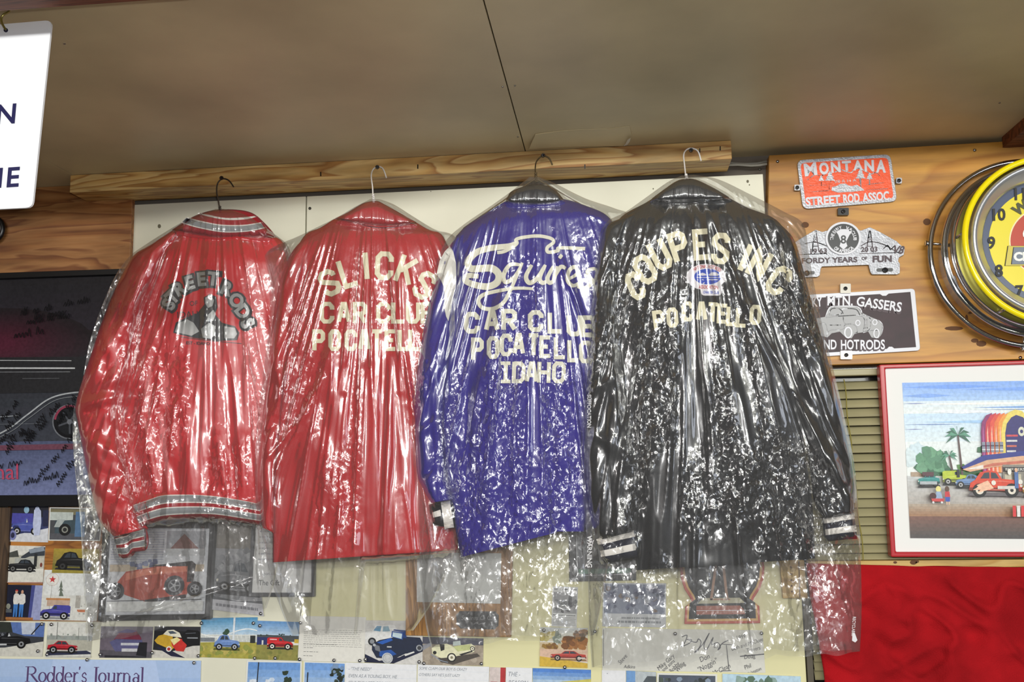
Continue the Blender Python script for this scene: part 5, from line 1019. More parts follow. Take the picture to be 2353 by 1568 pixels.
def d_flame(c):
    c.R(0, 0, 1, 1, '#202024'); c.R(0, 0, 1, .15, '#34343a'); c.P([(0, .75), (.4, .8), (1, .55), (1, 1), (0, 1)], '#cfccc4'); c.P([(.05, .65), (.4, .95), (.7, 1), (.3, .7)], '#20243e'); c.P([(.02, .45), (.1, .3), (.28, .22), (.4, .2), (.42, .5), (.5, .6), (.4, .75), (.08, .55)], '#c8a030'); c.P([(.2, .25), (.28, .12), (.42, .1), (.55, .2), (.6, .35), (.4, .32)], '#e4e0cc'); c.P([(.3, .16), (.4, .14), (.5, .22), (.35, .24)], '#4a5664'); c.P([(.38, .45), (.5, .35), (.65, .42), (.72, .6), (.66, .8), (.5, .78), (.4, .6)], '#c8332c'); c.P([(.36, .42), (.5, .34), (.58, .42), (.44, .6)], '#e8dc9c'); c.O(.34, .72, .06, '#dedcd4'); c.O(.34, .72, .035, '#b02c2c')
    c.P([(.6, .25), (.72, .1), (.95, .12), (1, .3), (1, .6), (.75, .62), (.62, .45)], '#121316'); c.R(.72, .34, .95, .38, '#8a8e94'); c.L([(.68, .22), (.9, .2)], .014, '#5c6068')
def d_coaster(c):
    c.G(0, 0, 1, .42, '#5c9cc8', '#b4cce0', 7); c.P([(0, .62), (1, .58), (1, 1), (0, 1)], '#a8a048'); c.blobs(0, .68, 1, .98, 40, .06, ['#b0a850', '#8f9648', '#c0b060', '#a09a50'], 4); c.R(0, .44, 1, .6, '#c8ccc8'); c.L([(p_, .38-.1*math.sin(p_*5.5+3.3)) for p_ in np.linspace(0, 1, 20)], .018, '#eef0ee')
    for k_ in range(14): c.L([(k_/14, .4), (k_/14+.03, .58)], .008, '#eceeea'); c.k -= .7
    c.L([(.59, 0), (.58, .6)], .035, '#dde4ea'); c.blobs(.4, .32, .5, .42, 6, .04, ['#36503c'], 3); c.R(0, .5, .25, .6, '#7c8288'); c.R(.88, .44, .97, .62, '#2c302e'); c.car(.24, .42, .46, .38, '#6e8ec8', 'coupe', True, hub='#b8bcc4', shadow='#5c5f2c')
def d_redvan(c):
    c.G(0, 0, 1, .4, '#6c9cd0', '#b8cce0', 6); c.R(0, .36, 1, .52, '#4a5054'); c.blobs(0, .33, .9, .38, 10, .02, ['#2a3a30'], 3); c.R(0, .42, .28, .62, '#2a3468'); c.R(.12, .5, .16, .62, '#d0d0cc'); c.R(.9, .45, 1, .55, '#d0b040'); c.P([(0, .62), (1, .6), (1, 1), (0, 1)], '#8f8a48'); c.blobs(0, .72, 1, .98, 24, .06, ['#8c8a48', '#7c7e40', '#a09650'], 4); c.car(.25, .41, .62, .3, '#cf2128', 'van', hub='#e8e4dc'); c.T('SOLD', .42, .47, .045, '#f0d8d8', maxw=.2) if False else c.R(.31, .455, .48, .485, '#e8b8b8')
def d_letter(c):
    c.R(0, 0, 1, 1, '#dedcd4')
    c.wl(.07, .95, .3, '#8c8c88', 9, .045, .008, 4); c.wl(.07, .6, .62, '#6e6e6c', 1, .05, .01, 7); c.wl(.08, .24, .70, '#6e6e6c', 1, .05, .01, 7); c.wl(.08, .3, .79, '#6e6e6c', 1, .05, .01, 7); c.wl(.08, .22, .88, '#6e6e6c', 1, .05, .01, 7)
def d_bluetourer(c):
    c.R(0, 0, 1, 1, '#d2d0cc'); c.P([(0, .28), (.12, .25), (.18, .12), (.5, .1), (.6, .3), (.6, .5), (0, .56)], '#e4e4e2'); c.P([(.14, .24), (.2, .13), (.28, .13), (.26, .26)], '#5a92b4'); c.P([(.31, .14), (.4, .13), (.43, .25), (.3, .26)], '#88a8b8'); c.O(.12, .5, .07, '#1c1e22'); c.O(.12, .5, .04, '#8c9096')
    c.P([(0, .8), (.25, .95), (.6, .85), (1, .55), (1, .7), (.5, 1), (0, 1)], '#101838'); c.P([(.12, .56), (.25, .46), (.45, .4), (.62, .36), (.95, .38), (1, .5), (.98, .7), (.7, .76), (.5, .9), (.2, .88), (.12, .7)], '#14213c'); c.P([(.2, .52), (.45, .4), (.48, .46), (.3, .56)], '#1f58b0'); c.P([(.46, .24), (.66, .27), (.65, .44), (.45, .38)], '#234e98'); c.P([(.48, .27), (.64, .3), (.63, .42), (.47, .37)], '#c8dce4'); c.P([(.5, .2), (.7, .22), (.72, .4), (.66, .4), (.65, .27), (.48, .23)], '#183a78'); c.P([(.25, .72), (.45, .68), (.55, .78), (.4, .86), (.25, .84)], '#1c50a0'); c.P([(.68, .78), (.85, .7), (.86, .73), (.7, .82)], '#d8d8d4')
    c.O(.39, .88, .095, '#c8ccd0'); c.O(.39, .88, .08, '#8c9094'); c.O(.39, .88, .07, '#c0c2c4'); c.O(.94, .62, .055, '#9a9ea4'); c.O(.94, .62, .035, '#3a3c42'); c.P([(.15, .56), (.25, .6), (.27, .74), (.18, .7)], '#70747c'); c.O(.16, .58, .025, '#b8bcc0'); c.R(.38, .6, .46, .63, '#c8ccd0')
def d_cream(c):
    c.R(0, 0, 1, 1, '#a09484'); c.R(0, 0, 1, .25, '#4a4c5c'); c.P([(0, .3), (.15, .2), (.15, .3), (0, .5)], '#8a8c94'); c.blobs(0, .6, 1, 1, 30, .06, ['#a89c8c', '#968a7c', '#b0a494'], 5); c.P([(.25, .75), (.9, .55), (.95, .65), (.5, .98), (.3, .9)], '#4c4640'); c.P([(.15, .4), (.22, .28), (.4, .22), (.5, .32), (.8, .2), (.86, .3), (.85, .5), (.66, .62), (.45, .72), (.3, .75), (.16, .6)], '#e2e0bc'); c.P([(.28, .25), (.36, .25), (.36, .45), (.3, .5)], '#2a2a2c'); c.P([(.5, .32), (.78, .22), (.8, .42), (.58, .5)], '#c2c88c'); c.P([(.5, .14), (.62, .1), (.63, .26), (.5, .3)], '#c0ccc8'); c.P([(.6, .6), (.82, .45), (.82, .5), (.64, .64)], '#26262a')
    for x, y, r in ((.48, .72, .075), (.82, .38, .04)): c.O(x, y, r, '#1c1c1e'); c.O(x, y, r*.72, '#e6e2d0'); c.O(x, y, r*.3, '#8a8468')
    c.L([(.14, .62), (.3, .84), (.42, .9)], .012, '#8c98a8'); c.O(.2, .56, .03, '#222222')
def d_news(c):
    c.R(0, 0, 1, 1, '#cfd0ce'); c.R(.06, .05, .2, .08, '#6c6e6e'); c.R(.4, .05, .6, .08, '#6c6e6e'); c.R(.75, .05, .95, .08, '#6c6e6e'); c.R(.05, .14, .97, .66, '#98999a'); c.blobs(.1, .35, .95, .62, 40, .09, ['#5c5e60', '#747678', '#4a4c4e', '#8a8c8c'], 7); c.P([(.65, .2), (.75, .15), (.8, .5), (.62, .5)], '#505254'); c.wl(.05, .95, .7, '#5a5a5a', 1, .04, .02, 2); c.wl(.05, .95, .76, '#8e8e8e', 6, .036, .012, 3)
def d_autumn(c):
    c.G(0, 0, 1, .35, '#c8ccca', '#d4ccb4', 5); c.blobs(0, .15, .35, .3, 20, .07, ['#b8a850', '#a49444', '#c4b870'], 4); c.R(0, .38, 1, .6, '#cdb894'); c.P([(.28, .42), (.33, .05), (.38, .05), (.44, .4)], '#7c8474'); c.blobs(.28, .2, .44, .42, 20, .04, ['#6c7868', '#8c9484', '#c0c4bc'], 5)
    c.blobs(.5, .28, .95, .52, 50, .08, ['#94602c', '#7c4c20', '#a87038', '#6a4420'], 6); c.blobs(.75, .08, 1, .3, 24, .07, ['#8a6030', '#a4713c', '#5c4424'], 9); c.blobs(.05, .43, .42, .52, 26, .05, ['#7c5424', '#94702c'], 8); c.P([(0, .55), (1, .55), (1, .85), (0, .8)], '#d6b49c'); c.P([(0, .74), (1, .88), (1, 1), (0, 1)], '#d0ac38'); c.car(.22, .56, .75, .26, '#b53a30', 'sedan', False, hub='#b8a8a0', shadow='#8a6c3c'); c.R(.8, .74, .95, .78, '#d0c4bc')
def d_group(c):
    c.R(0, 0, 1, 1, '#c4c6c8'); c.R(.02, .03, .98, .7, '#7f8698'); c.blobs(.05, .1, .95, .66, 46, .05, ['#5c6480', '#6c7088', '#8c90a0', '#4c5068', '#7a6a60'], 5); c.wl(.3, .9, .78, '#85888c', 1, .07, .035, 2); c.wl(.25, .92, .86, '#808488', 1, .07, .05, 3)
def d_signed(c):
    c.R(0, 0, 1, 1, '#d6d5cc'); c.R(.005, .03, .01, .9, '#8a8a86'); I = '#55555a'; k = 1/c.w
    c.L([((x-1384)*k, (y-1444)/c.h) for x, y in catmull([(1568, 1462), (1580, 1458), (1574, 1475), (1566, 1484), (1585, 1476), (1590, 1468), (1580, 1468), (1600, 1474), (1606, 1466), (1612, 1474), (1604, 1492), (1596, 1496), (1614, 1480), (1632, 1452), (1618, 1480), (1624, 1490), (1640, 1462), (1636, 1478), (1650, 1474), (1656, 1484), (1650, 1490), (1660, 1476), (1675, 1468)], 4)], .006, I)
    for t_, x, y, h_, r_ in (('Don', 1618, 1509, 12, -24), ('"Noggin"', 1625, 1525, 12, -28), ('McClean', 1655, 1535, 11, -26), ('1999', 1705, 1460, 10, -12), ('Beth and McCluge', 1718, 1476, 9, -18), ('Travers', 1732, 1487, 9, -12), ('Doug', 1722, 1504, 10, -8), ('Phil', 1716, 1527, 10, -20), ('Johnston', 1730, 1538, 8, -24), ('Mike Gary', 1529, 1520, 10, -42), ('and sons', 1534, 1528, 9, -42), ('Bobby', 1548, 1532, 10, -48), ('Willig', 1562, 1530, 10, -46), ('Steve', 1430, 1515, 10, -50), ('Adkins', 1446, 1532, 8, 0), ('05', 1646, 1482, 9, 0)): c.T(t_, (x-1384)*k, (y-1444)/c.h, h_/c.h, I, r_, 0, .85, .2)
    c.L([((1660-1384)*k, .34), ((1683-1384)*k, .35)], .004, I); c.L([((1670-1384)*k, .36), ((1673-1384)*k, .97)], .004, I); c.L([((1655-1384)*k, .97), ((1678-1384)*k, .96)], .004, I); c.L([((1700-1384)*k, .62), ((1756-1384)*k, .56)], .006, I)
def d_truck2(c):
    c.G(0, 0, 1, .9, '#6c9ad8', '#c8d6e8', 6); c.blobs(.1, .3, .7, .7, 20, .08, ['#dce4ee', '#cfdcec'], 4); c.L([(.2, 0), (.17, 1)], .02, '#22242a'); c.blobs(.7, .1, .8, .5, 10, .05, ['#2c3c2c'], 4); c.P([(.55, 1), (.6, .6), (.66, .45), (.95, .4), (1, .4), (1, 1)], '#3c3430'); c.P([(.6, .95), (.64, .65), (.7, .6), (.7, .95)], '#9ab0c8'); c.blobs(0, .8, .15, 1, 8, .06, ['#141618'], 5)
def d_truck3(c):
    c.G(0, 0, 1, .9, '#74a0dc', '#d0dce8', 6); c.blobs(.1, .4, .5, .8, 14, .08, ['#dfe6ee'], 4); c.L([(.08, .2), (.05, 1)], .03, '#22242a'); c.blobs(.68, .05, 1, .75, 40, .08, ['#26362a', '#38483a', '#1a241c', '#7894b8'], 6); c.P([(.45, 1), (.5, .85), (.95, .8), (1, 1)], '#4a3c34')
def hand(lines, x0=.08, h_=.16, v0=.14, dv=.2):
    def f(c):
        c.R(0, 0, 1, 1, '#e2e3e6')
        for k_ in range(6): c.L([(0, .12+.17*k_), (1, .12+.17*k_)], .002, '#c0cad8')
        for i, l in ((i, l) for i, l in enumerate(lines) if l): V, F = text_px(l, 0, 0, h_*c.h, 0, 0, .8, .25); w_ = max(v[0] for v in V)*2; V = [((v[0]+w_/2)/c.w+x0, v[1]/c.h+v0+dv*i) for v in V]; c.add(V, F, '#8f949c')
    return f
def d_trees(c):
    c.G(0, 0, 1, .4, '#4c80cc', '#c8d8e0', 5); c.P([(0, .35), (1, .2), (1, 1), (0, 1)], '#c8c060'); c.P([(.1, .55), (.6, .4), (1, .5), (1, .7), (.2, .75)], '#b8ac8c'); c.blobs(.15, .5, .8, .95, 60, .05, ['#223020', '#2c3a26', '#18221a'], 5); c.blobs(.15, .35, .35, .5, 8, .04, ['#223020'], 5)
    for k_ in range(7): c.blobs(.15+.12*k_, .35+.03*(k_ % 3), .22+.12*k_, .8, 14, .035, ['#1e2a1e', '#2a3826'], 20+k_)
def d_darktree(c): c.R(0, 0, 1, 1, '#4c5464'); c.blobs(0, .1, 1, 1, 70, .06, ['#3a4248', '#5c6878', '#2c3434', '#8494a8', '#46524a'], 5)
def d_skytree(c): c.G(0, 0, 1, 1, '#b8d4e4', '#a8c4dc', 3); c.blobs(.2, .1, .65, 1, 50, .06, ['#6c8478', '#54705c', '#8aa49c'], 5); c.P([(.6, .4), (1, .25), (1, 1), (.7, 1)], '#8894a0'); c.P([(.6, .3), (1, .15), (1, .25), (.62, .4)], '#d8dce0')
def d_awning(c): c.R(0, 0, 1, 1, '#b8c0c4'); c.P([(0, 0), (.3, 0), (.3, 1), (0, 1)], '#6c98cc'); c.P([(.3, .5), (.7, .1), (1, .1), (1, .8), (.4, .8)], '#4a5258'); c.blobs(.3, .3, .9, .8, 16, .06, ['#3c4448', '#5c6468', '#8c9498'], 4)
def d_redbit(c): c.R(0, 0, 1, 1, '#d2c4c0'); c.R(.68, 0, 1, .6, '#b02c30'); c.R(0, .5, .8, .56, '#a87068'); c.R(.1, .3, .5, .36, '#c09090')
ph = [
 ('snapshot', [(25, 1163), (112, 1165), (110, 1247), (19, 1245)], 'snapshot of a blue roadster with a pale figure standing beside it', d_bluecar, .0),
 ('snapshot', [(114, 1166), (236, 1168), (230, 1244), (111, 1243)], 'snapshot of the front wheel of a dark truck, top right of the oak board', d_truck, .02),
 ('snapshot', [(20, 1254), (104, 1256), (98, 1342), (14, 1340)], 'snapshot of a low black pickup parked before a white building', d_blackpickup, .0),
 ('snapshot', [(124, 1261), (229, 1262), (225, 1319), (119, 1317)], 'small yellowed snapshot of a black coupe on the orange oak', d_yellow, .0),
 ('snapshot', [(14, 1344), (98, 1346), (92, 1426), (9, 1424)], 'snapshot of two people in white shirts and jeans against a dark background', d_men, .0),
 ('snapshot', [(102, 1310), (232, 1312), (222, 1428), (91, 1425)], 'pale snapshot of a purple sedan beside a red star sign', d_panelsedan, .0),
 ('snapshot', [(-40, 1429), (103, 1432), (97, 1510), (-48, 1507)], 'snapshot of a black open roadster engine bay, bottom left corner', d_roadster, .0),
 ('snapshot', [(110, 1430), (213, 1432), (208, 1512), (105, 1511)], 'snapshot of a red coupe on pale ground under a lamp post', d_redcoupe, .0),
 ('snapshot', [(232, 1440), (352, 1441), (348, 1513), (228, 1512)], 'murky purple snapshot of a pickup seen under the first garment bag', d_purple, .0),
 ('snapshot', [(355, 1440), (461, 1441), (458, 1513), (350, 1512)], 'snapshot of a yellow and red flamed coupe beside a black car', d_flame, .0),
 ('snapshot', [(463, 1421), (592, 1419), (589, 1515), (459, 1511)], 'snapshot of a light blue coupe in front of a white roller coaster', d_coaster, .0),
 ('snapshot', [(592, 1427), (688, 1430), (684, 1519), (588, 1516)], 'snapshot of a bright red panel van on dry grass', d_redvan, .0),
 ('typed_letter', [(690, 1416), (841, 1419), (837, 1523), (684, 1519)], 'white typed letter pinned between the red van and blue tourer snapshots', d_letter, .0),
 ('snapshot', [(840, 1426), (972, 1428), (971, 1528), (838, 1523)], 'snapshot of a dark blue vintage tourer with whitewall tyres and white truck', d_bluetourer, .0),
 ('snapshot', [(971, 1464), (1111, 1468), (1110, 1531), (971, 1528)], 'snapshot of a cream open roadster with whitewall tyres', d_cream, .0),
 ('news_clipping', [(1270, 1348), (1328, 1350), (1325, 1443), (1267, 1440)], 'narrow black and white news clipping above the autumn snapshot', d_news, .0),
 ('snapshot', [(1241, 1442), (1351, 1444), (1350, 1536), (1240, 1532)], 'snapshot of a long red convertible among orange autumn trees', d_autumn, .0),
 ('news_clipping', [(1386, 1340), (1531, 1341), (1530, 1443), (1384, 1440)], 'grey news clipping of a group of people, left of the black shield plaque', d_group, .0),
 ('autograph_sheet', [(1384, 1444), (1752, 1449), (1759, 1547), (1384, 1541)], 'long white sheet signed with many names under the fourth bag', d_signed, .0),
 ('snapshot', [(567, 1518), (694, 1520), (692, 1640), (560, 1638)], 'snapshot of a rusty truck cab under blue sky, bottom edge beside the banner', d_truck2, .03),
 ('snapshot', [(698, 1520), (795, 1523), (794, 1640), (694, 1638)], 'snapshot of a tree and dark truck roof under blue sky, bottom edge', d_truck3, .03),
 ('handwritten_sheet', [(795, 1523), (958, 1528), (956, 1640), (792, 1638)], 'lined sheet with the handwritten heading THE NEED, bottom edge', hand(['- "THE NEED"', 'EVEN AS A YOUNG BOY, HE', 'FELT THE NEED FOR SPEED', 'SOME THOUGHT HIM AS'], .04, .07, .12, .14), 0),
 ('handwritten_sheet', [(960, 1528), (1124, 1533), (1122, 1642), (958, 1640)], 'lined sheet with handwriting about a crazy boy, bottom edge', hand(['SOME CLAIM OUR BOY IS CRAZY', "OTHERS SAY HE'S JUST LAZY", '', 'THE MATTER IS STILL UNCLEAR'], .02, .06, .07, .13), 0),
 ('snapshot', [(1125, 1534), (1162, 1535), (1160, 1642), (1122, 1642)], 'narrow snapshot with a red corner, bottom edge', d_redbit, 0),
 ('handwritten_sheet', [(1163, 1534), (1223, 1536), (1222, 1642), (1160, 1642)], 'small white note headed THE REASON, bottom edge', hand(['THE -', '  REASON', ' BEHIND'], .1, .1, .14, .18), 0),
 ('snapshot', [(1224, 1536), (1358, 1540), (1358, 1645), (1224, 1643)], 'snapshot of dark trees on a yellow hillside, bottom edge', d_trees, 0),
 ('blank_note', [(1383, 1541), (1438, 1542), (1438, 1645), (1383, 1645)], 'plain white note with a single dash, bottom edge below the signatures', hand(['      -'], .2, .1, .05, .2), 0),
 ('snapshot', [(1439, 1542), (1508, 1545), (1508, 1646), (1439, 1645)], 'small grey-blue snapshot of an awning, bottom edge', d_awning, 0),
 ('snapshot', [(1510, 1547), (1648, 1550), (1648, 1648), (1508, 1646)], 'white-bordered snapshot of dark foliage, bottom edge', d_darktree, .03),
 ('snapshot', [(1660, 1549), (1840, 1555), (1842, 1650), (1660, 1648)], 'snapshot of pale sky and green treetops, bottom edge right of the foliage one', d_skytree, .0),
]
for i, (nm, q, lb, fn, bd) in enumerate(ph):
    photo(nm, q, lb, 'paper' if nm in ('typed_letter', 'autograph_sheet', 'handwritten_sheet', 'blank_note', 'news_clipping') else 'photo', -.0085 if i < 6 else -.0025-.0004*(i % 3), None, fn, INK if nm == 'snapshot' else INKM, .0012, border=bd)
# banner with serif lettering
SER = {}
def serif(s, x, y, h, w_thin, w_thick):
    "hand-built thick-and-thin serif glyphs; y = baseline"
    out = []; X = x; xh = h*.62
    st = lambda x0, y0, y1, w=w_thick: out.append(poly([(x0-w/2, y0), (x0+w/2, y0), (x0+w/2, y1), (x0-w/2, y1)]))
    sf = lambda x0, y0, l=5.5: out.append(ribbon([(x0-l, y0), (x0+l, y0)], w_thin))
    def oo(cx, cy, rx, ry, a0=0, a1=360): out.append(ribbon([(cx+rx*math.cos(math.radians(a)), cy+ry*math.sin(math.radians(a))) for a in np.linspace(a0, a1, 22)], [w_thin+(w_thick-w_thin)*abs(math.cos(math.radians(a))) for a in np.linspace(a0, a1, 22)]))
    for c in s:
        if c == 'R': st(X+5, y-h, y); sf(X+4, y-h+.6); sf(X+5, y-.6); oo(X+13, y-h*.74, 10, h*.25, -90, 90); out.append(ribbon([(X+5, y-h+.8), (X+14, y-h+.8)], w_thin)); out.append(ribbon([(X+5, y-h*.5), (X+14, y-h*.5)], w_thin)); out.append(ribbon([(X+13, y-h*.5), (X+29, y+.5)], w_thick)); sf(X+29, y-.6, 3); X += 31
        elif c == 'o': oo(X+9, y-xh/2, 8, xh/2); X += 20
        elif c == 'd': oo(X+8, y-xh/2, 7, xh/2, 20, 340); st(X+16, y-h*1.02, y, w_thick); sf(X+14, y-h*1.0, 3); sf(X+18, y-.6, 3); X += 21
        elif c == 'e': oo(X+8, y-xh/2, 7.5, xh/2, 45, 358); out.append(ribbon([(X+1, y-xh*.55), (X+15, y-xh*.55)], w_thin)); X += 18
        elif c == 'r': st(X+4, y-xh, y); sf(X+4, y-.6, 4); sf(X+2, y-xh, 2.5); out.append(ribbon(catmull([(X+5, y-xh*.7), (X+9, y-xh), (X+13, y-xh*.92)], 4), w_thin*1.8)); X += 14
        elif c == "'": out.append(poly([(X, y-h*1.02), (X+4, y-h*1.02), (X+2, y-h*.8), (X, y-h*.8)])); X += 6
        elif c == 's': out.append(ribbon(catmull([(X+12, y-xh*.75), (X+8, y-xh), (X+3, y-xh*.8), (X+4, y-xh*.58), (X+11, y-xh*.4), (X+12, y-xh*.15), (X+7, y), (X+2, y-xh*.2)], 5), w_thin*1.9)); X += 17
        elif c == ' ': X += 9
        elif c == 'J': st(X+9, y-h, y+4, w_thick*1.15); sf(X+9, y-h+.6, 6); out.append(ribbon(catmull([(X+9, y), (X+7, y+9), (X-1, y+12)], 4), w_thin*1.7)); X += 15
        elif c == 'u': st(X+4, y-xh, y-4); sf(X+2, y-xh, 3); out.append(ribbon(catmull([(X+4, y-5), (X+7, y-.5), (X+14, y-3), (X+16, y-6)], 4), w_thin*1.4)); st(X+17, y-xh, y); sf(X+15, y-xh, 3); sf(X+19, y-.6, 3); X += 22
        elif c == 'n': st(X+4, y-xh, y); sf(X+4, y-.6, 4.5); sf(X+2, y-xh, 2.5); out.append(ribbon(catmull([(X+4, y-xh*.7), (X+9, y-xh), (X+15, y-xh*.85), (X+17, y-xh*.5)], 4), w_thin*1.5)); st(X+17, y-xh*.7, y); sf(X+17, y-.6, 4.5); X += 24
        elif c == 'a': st(X+14, y-xh*.8, y); sf(X+16, y-.6, 3); out.append(ribbon(catmull([(X+3, y-xh*.8), (X+8, y-xh), (X+14, y-xh*.75)], 4), w_thin*1.4)); oo(X+8, y-xh*.27, 6, xh*.27, 10, 350); X += 19
        elif c == 'l': st(X+4, y-h*1.02, y); sf(X+2, y-h, 3); sf(X+4, y-.6, 4.5); X += 10
    return out, X
def d_banner(c):
    c.G(0, 0, 1, 1, '#a9c0e4', '#9cb6e0', 3); c.P([(.35, 0), (.8, 0), (.85, 1), (.3, 1)], '#b4c8ea')
    L, X = serif("Rodder's Journal", 0, 0, 35, 1.4, 4.2)
    kx = (337-62)/X
    for V, F in L: c.add([((62+v[0]*kx+60)/c.w, (1566+v[1]-1514)/c.h) for v in V], F, '#5a4470'); c.k -= .93
photo('magazine_banner', [(-60, 1514), (462, 1519), (459, 1640), (-70, 1638)], 'pale blue magazine banner with purple serif lettering, bottom left', 'poster', -.003, None, d_banner, INKM)
# pushpins
pins = [(99, 1434, 'upper right corner of the black roadster snapshot'), (121, 1435, 'upper left corner of the red coupe snapshot'), (214, 1437, 'upper right corner of the red coupe snapshot'), (240, 1426, 'below the black frame of the orange hot rod print'), (90, 1496, 'lower right corner of the black roadster snapshot'), (111, 1504, 'lower left corner of the red coupe snapshot'), (233, 1504, 'lower left corner of the murky purple snapshot'), (352, 1500, 'between the murky purple and the flamed coupe snapshots'), (203, 1516, 'top edge of the pale blue banner'),
 (465, 1432, 'upper left corner of the roller coaster snapshot'), (584, 1432, 'upper right corner of the roller coaster snapshot'), (599, 1438, 'upper left corner of the red van snapshot'), (601, 1410, 'under the grey car print, above the red van snapshot'), (692, 1431, 'upper left corner of the typed letter'), (458, 1507, 'lower left corner of the roller coaster snapshot'), (448, 1523, 'upper right end of the pale blue banner'), (587, 1512, 'lower right corner of the roller coaster snapshot'), (634, 1512, 'bottom edge of the red van snapshot'), (690, 1515, 'lower left corner of the typed letter'), (769, 1517, 'bottom middle of the typed letter'), (828, 1518, 'lower right corner of the typed letter'), (841, 1515, 'lower left corner of the blue tourer snapshot'), (964, 1521, 'lower right corner of the blue tourer snapshot'), (1107, 1525, 'lower right corner of the cream roadster snapshot'), (975, 1524, 'lower left corner of the cream roadster snapshot'),
 (1250, 1448, 'upper left corner of the autumn snapshot'), (1298, 1533, 'bottom edge of the autumn snapshot'), (1367, 1451, 'left of the signed sheet, near the autumn snapshot'), (1551, 1456, 'top edge of the signed sheet'), (1749, 1455, 'upper right corner of the signed sheet')]
pm = None
for x, y, lb in pins:
    if pm is None:
        prof = [(0.0001, .0085), (.002, .0082), (.0034, .0072), (.0041, .0058), (.0040, .0048), (.0030, .0040), (.0008, .0038), (.0008, -.002)]
        V = []; n_ = 12; k = len(prof)
        for i in range(n_): a = i*2*math.pi/n_; V += [Vector((r*math.cos(a), -d, r*math.sin(a))) for r, d in prof]
        pm = bpy.data.meshes.new('pushpin'); pm.from_pydata(V, [], [(i*k+j, ((i+1) % n_)*k+j, ((i+1) % n_)*k+j+1, i*k+j+1) for i in range(n_) for j in range(k-1)]); pm.materials.append(M_steel); pm.polygons.foreach_set('use_smooth', [True]*len(pm.polygons))
    o = bpy.data.objects.new('pushpin', pm); COL.objects.link(o); o.location = U(x, y, -.0036); tag(o, 'silver pushpin at the '+lb, 'pushpin', 'silver pushpins on the cream wall')
# framed orange roadster print
fr = framed('framed_print', 'black-framed print of an orange hot rod, under the satin jacket hem', [(238, 1200), (494, 1200), (482, 1424), (224, 1428)], [(251, 1214), (481, 1215), (470, 1412), (238, 1415)], -.018, -.001, M_black)
c = Card([(249, 1212), (483, 1213), (472, 1414), (236, 1417)], -.011)
c.R(0, 0, 1, 1, '#c9ccd2'); c.R(.03, .03, .97, .97, '#d2d4d8')
for k_ in range(14): c.R(.04, .05+.028*k_, .56, .06+.028*k_, '#b4b8c6')
c.R(.58, .04, .96, .24, '#9a9ca2'); c.P([(.62, .24), (.75, .07), (.9, .24)], '#7a4c44'); c.R(.58, .24, .96, .32, '#c4c6c8'); c.R(.04, .42, .96, .5, '#c8b8a0'); c.blobs(.25, .38, .5, .5, 14, .03, ['#6c7498', '#8088a8', '#565c80'], 4)
c.P([(.12, .62), (.2, .5), (.5, .44), (.82, .42), (.86, .6), (.8, .78), (.4, .84), (.2, .76)], '#b5452c'); c.P([(.2, .52), (.5, .45), (.82, .44), (.82, .5), (.4, .54), (.2, .6)], '#d8785a'); c.P([(.4, .44), (.84, .38), (.88, .42), (.86, .62), (.8, .62), (.8, .44)], '#2c2426'); c.P([(.4, .82), (.8, .76), (.8, .8), (.4, .86)], '#2a2024')
for x, y, r in ((.11, .72, .085), (.68, .66, .10), (.88, .7, .075)): c.O(x, y, r, '#26262c'); c.O(x, y, r*.62, '#8a8c92'); c.O(x, y, r*.5, '#3c3e44'); [c.L([(x, y), (x+r*.5*math.cos(a*1.257), y+r*.5*math.sin(a*1.257)*c.w/c.h)], .012, '#a4a6aa') for a in range(5)]; c.O(x, y, r*.16, '#b8babd')
c.L([(.03, .83), (.95, .82)], .006, '#44464c'); c.R(.03, .84, .97, .95, '#dcdedc'); c.build('printed_image', fr)
photo('car_advert', [(490, 1199), (584, 1198), (606, 1417), (483, 1401)], 'grey monochrome car print right of the orange hot rod frame', 'photo', -.004, None, lambda c: (c.R(0, 0, 1, 1, '#8f9094'), c.R(0, 0, 1, .3, '#77726a'), c.blobs(.05, .3, .95, .85, 60, .09, ['#7c7e82', '#9a9c9e', '#66686c', '#84868a'], 3), c.car(.1, .42, .85, .38, '#6c6e72', 'coupe', hub='#a0a2a4'), c.R(0, .86, 1, 1, '#c2c2c8'), c.P([(0, .84), (.5, .87), (1, .84), (1, .87), (0, .88)], '#4c4e54'), c.wl(.1, .9, .92, '#7c7c84', 1, .05, .03, 5)), INK)
fr = framed('framed_document', 'white document in a thin grey frame, below the red wool coat hem', [(578, 1198), (724, 1198), (722, 1372), (570, 1372)], [(586, 1206), (716, 1206), (715, 1363), (577, 1363)], -.014, -.001, mat('grey_frame', '#4e4f52', .4), 'document')
c = Card([(584, 1204), (718, 1204), (717, 1365), (575, 1365)], -.009); c.R(0, 0, 1, 1, '#dcdcda'); c.T('Sponsor', .28, .71, .05, '#7a7c84', maxw=.22); c.T('The Gift', .3, .84, .08, '#4e5058', 0, 0, 1, maxw=.34); c.wl(.1, .9, .1, '#b0b2b6', 6, .08, .02, 5); c.build('printed_image', fr, INKM)
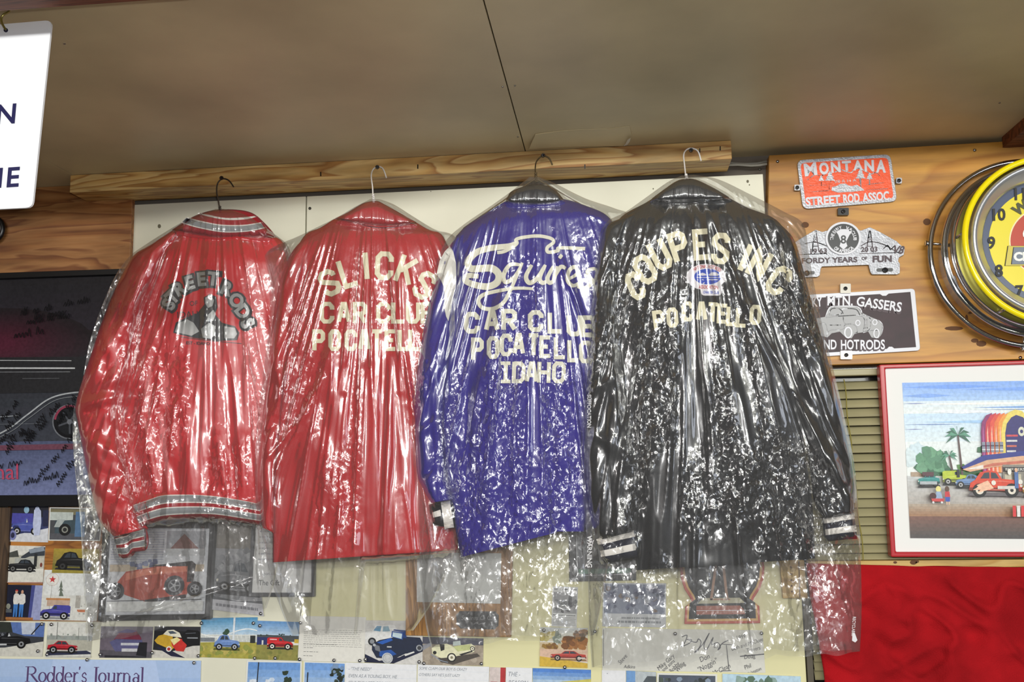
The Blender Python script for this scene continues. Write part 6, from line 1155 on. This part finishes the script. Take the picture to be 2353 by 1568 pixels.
# oak plaque with paper and black name plate
pq = empty('oak_plaque', U(1050, 1370, -.012), 'honey oak plaque with a notched black name plate, below the blue coat', 'plaque')
M_oakz = wood('honey_oak_upright', '#c08c44', '#a87634', '#86591f', .45, 1.6, knots=False, axis='z', fine=90)
slab('plaque_board', [(932, 1255), (1178, 1258), (1174, 1465), (932, 1461)], -.016, -.001, M_oakz, pq, .001)
slab('mounted_print', [(958, 1270), (1152, 1272), (1150, 1388), (958, 1384)], -.0175, -.0158, mat('silvery_print', '#bfc0bc', .35, var=.12, vscale=20), pq)
npl = []
for (x, y, sx, sy) in ((1048, 1405, 1, 1), (1146, 1406, -1, 1), (1145, 1447, -1, -1), (1050, 1445, 1, -1)): npl += [(x, y+8*sy), (x+3*sx, y+6*sy), (x+6*sx, y+3*sy), (x+8*sx, y)] if sx*sy > 0 else [(x+8*sx, y), (x+6*sx, y+3*sy), (x+3*sx, y+6*sy), (x, y+8*sy)]
slab('name_plate', npl, -.0185, -.0158, mat('black_engraved_plate', '#2a2a2c', .3), pq)
relief('engraving', [text_px('Squires C. C.', 1095, 1420, 11, 0, 0, 1, .2, maxw=70), ribbon(catmull([(1088, 1436), (1094, 1432), (1100, 1435), (1108, 1433), (1116, 1432)], 4), 1.2)], -.0187, .0002, mat('engraved_silver', '#7f7f80', .4), pq)
# shield plaque
sp = empty('shield_plaque', U(1660, 1370, -.012), 'black shield-shaped plaque edged in red and gold, below the black coat', 'plaque')
half = [(1746, 1262), (1754, 1300), (1752, 1326), (1744, 1350), (1730, 1372), (1727, 1380), (1742, 1391), (1744, 1430)]
mir = lambda P, cx=1660: P+[(2*cx-x, y+2) for x, y in P[::-1]]
slab('gold_edge', mir([(x+3, y+3) for x, y in half]), -.012, -.001, mat('red_gold_edge', '#b5452e', .5), sp, .001)
sc_ = lambda P, k, dy: [(1660+(x-1660)*k, 1350+(y-1350)*k+dy) for x, y in P]
slab('gold_line', sc_(mir(half), .975, -1), -.0126, -.0119, mat('gold_line', '#c89a50', .4), sp)
slab('black_field', sc_(mir(half), .92, -2), -.0132, -.0125, mat('black_gloss_field', '#1c1c1f', .25), sp)
relief('platform', [poly([(1603, 1388), (1615, 1375), (1700, 1374), (1712, 1386)])], -.0134, .0006, mat('pale_platform', '#a9a58a', .6), sp)
relief('figure_legs', [ribbon([(1645, 1300), (1634, 1380)], 6), ribbon([(1662, 1300), (1671, 1378)], 6), ribbon([(1632, 1378), (1678, 1378)], 4)], -.0142, .0006, mat('copper_figure', '#9a7258', .5), sp)
relief('red_banner', [poly([(1600, 1393), (1700, 1392), (1710, 1402), (1712, 1412), (1600, 1413)])], -.0134, .0006, mat('red_banner_paint', '#96503c', .6), sp)
relief('arrow', [ribbon([(1600, 1404), (1722, 1403)], 1.2), poly([(1722, 1400), (1731, 1403), (1722, 1407)])], -.0144, .0005, M_aluw, sp)
# dark framed board with green band
fr = framed('framed_board', 'dark board with thin white border and green band, between blue and black coats', [(1306, 1205), (1460, 1205), (1462, 1334), (1308, 1337)], [(1322, 1214), (1448, 1214), (1450, 1322), (1324, 1325)], -.014, -.001, M_black)
c = Card([(1320, 1212), (1450, 1212), (1452, 1324), (1322, 1327)], -.010); c.R(0, 0, 1, 1, '#26282a'); c.L([(.03, .0), (.04, .98), (1, .96)], .018, '#a8aaac'); c.R(.06, .84, 1, .94, '#2f6a4c'); c.R(.06, .1, .12, .82, '#3c4048'); c.L(catmull([(.12, .1), (.2, .2), (.1, .35), (.2, .5), (.12, .6)], 5), .014, '#6a6c70'); c.L([(.16, .4), (.16, .8)], .012, '#8c8e90'); c.R(.3, .68, 1, .76, '#54585c'); c.build('printed_image', fr)
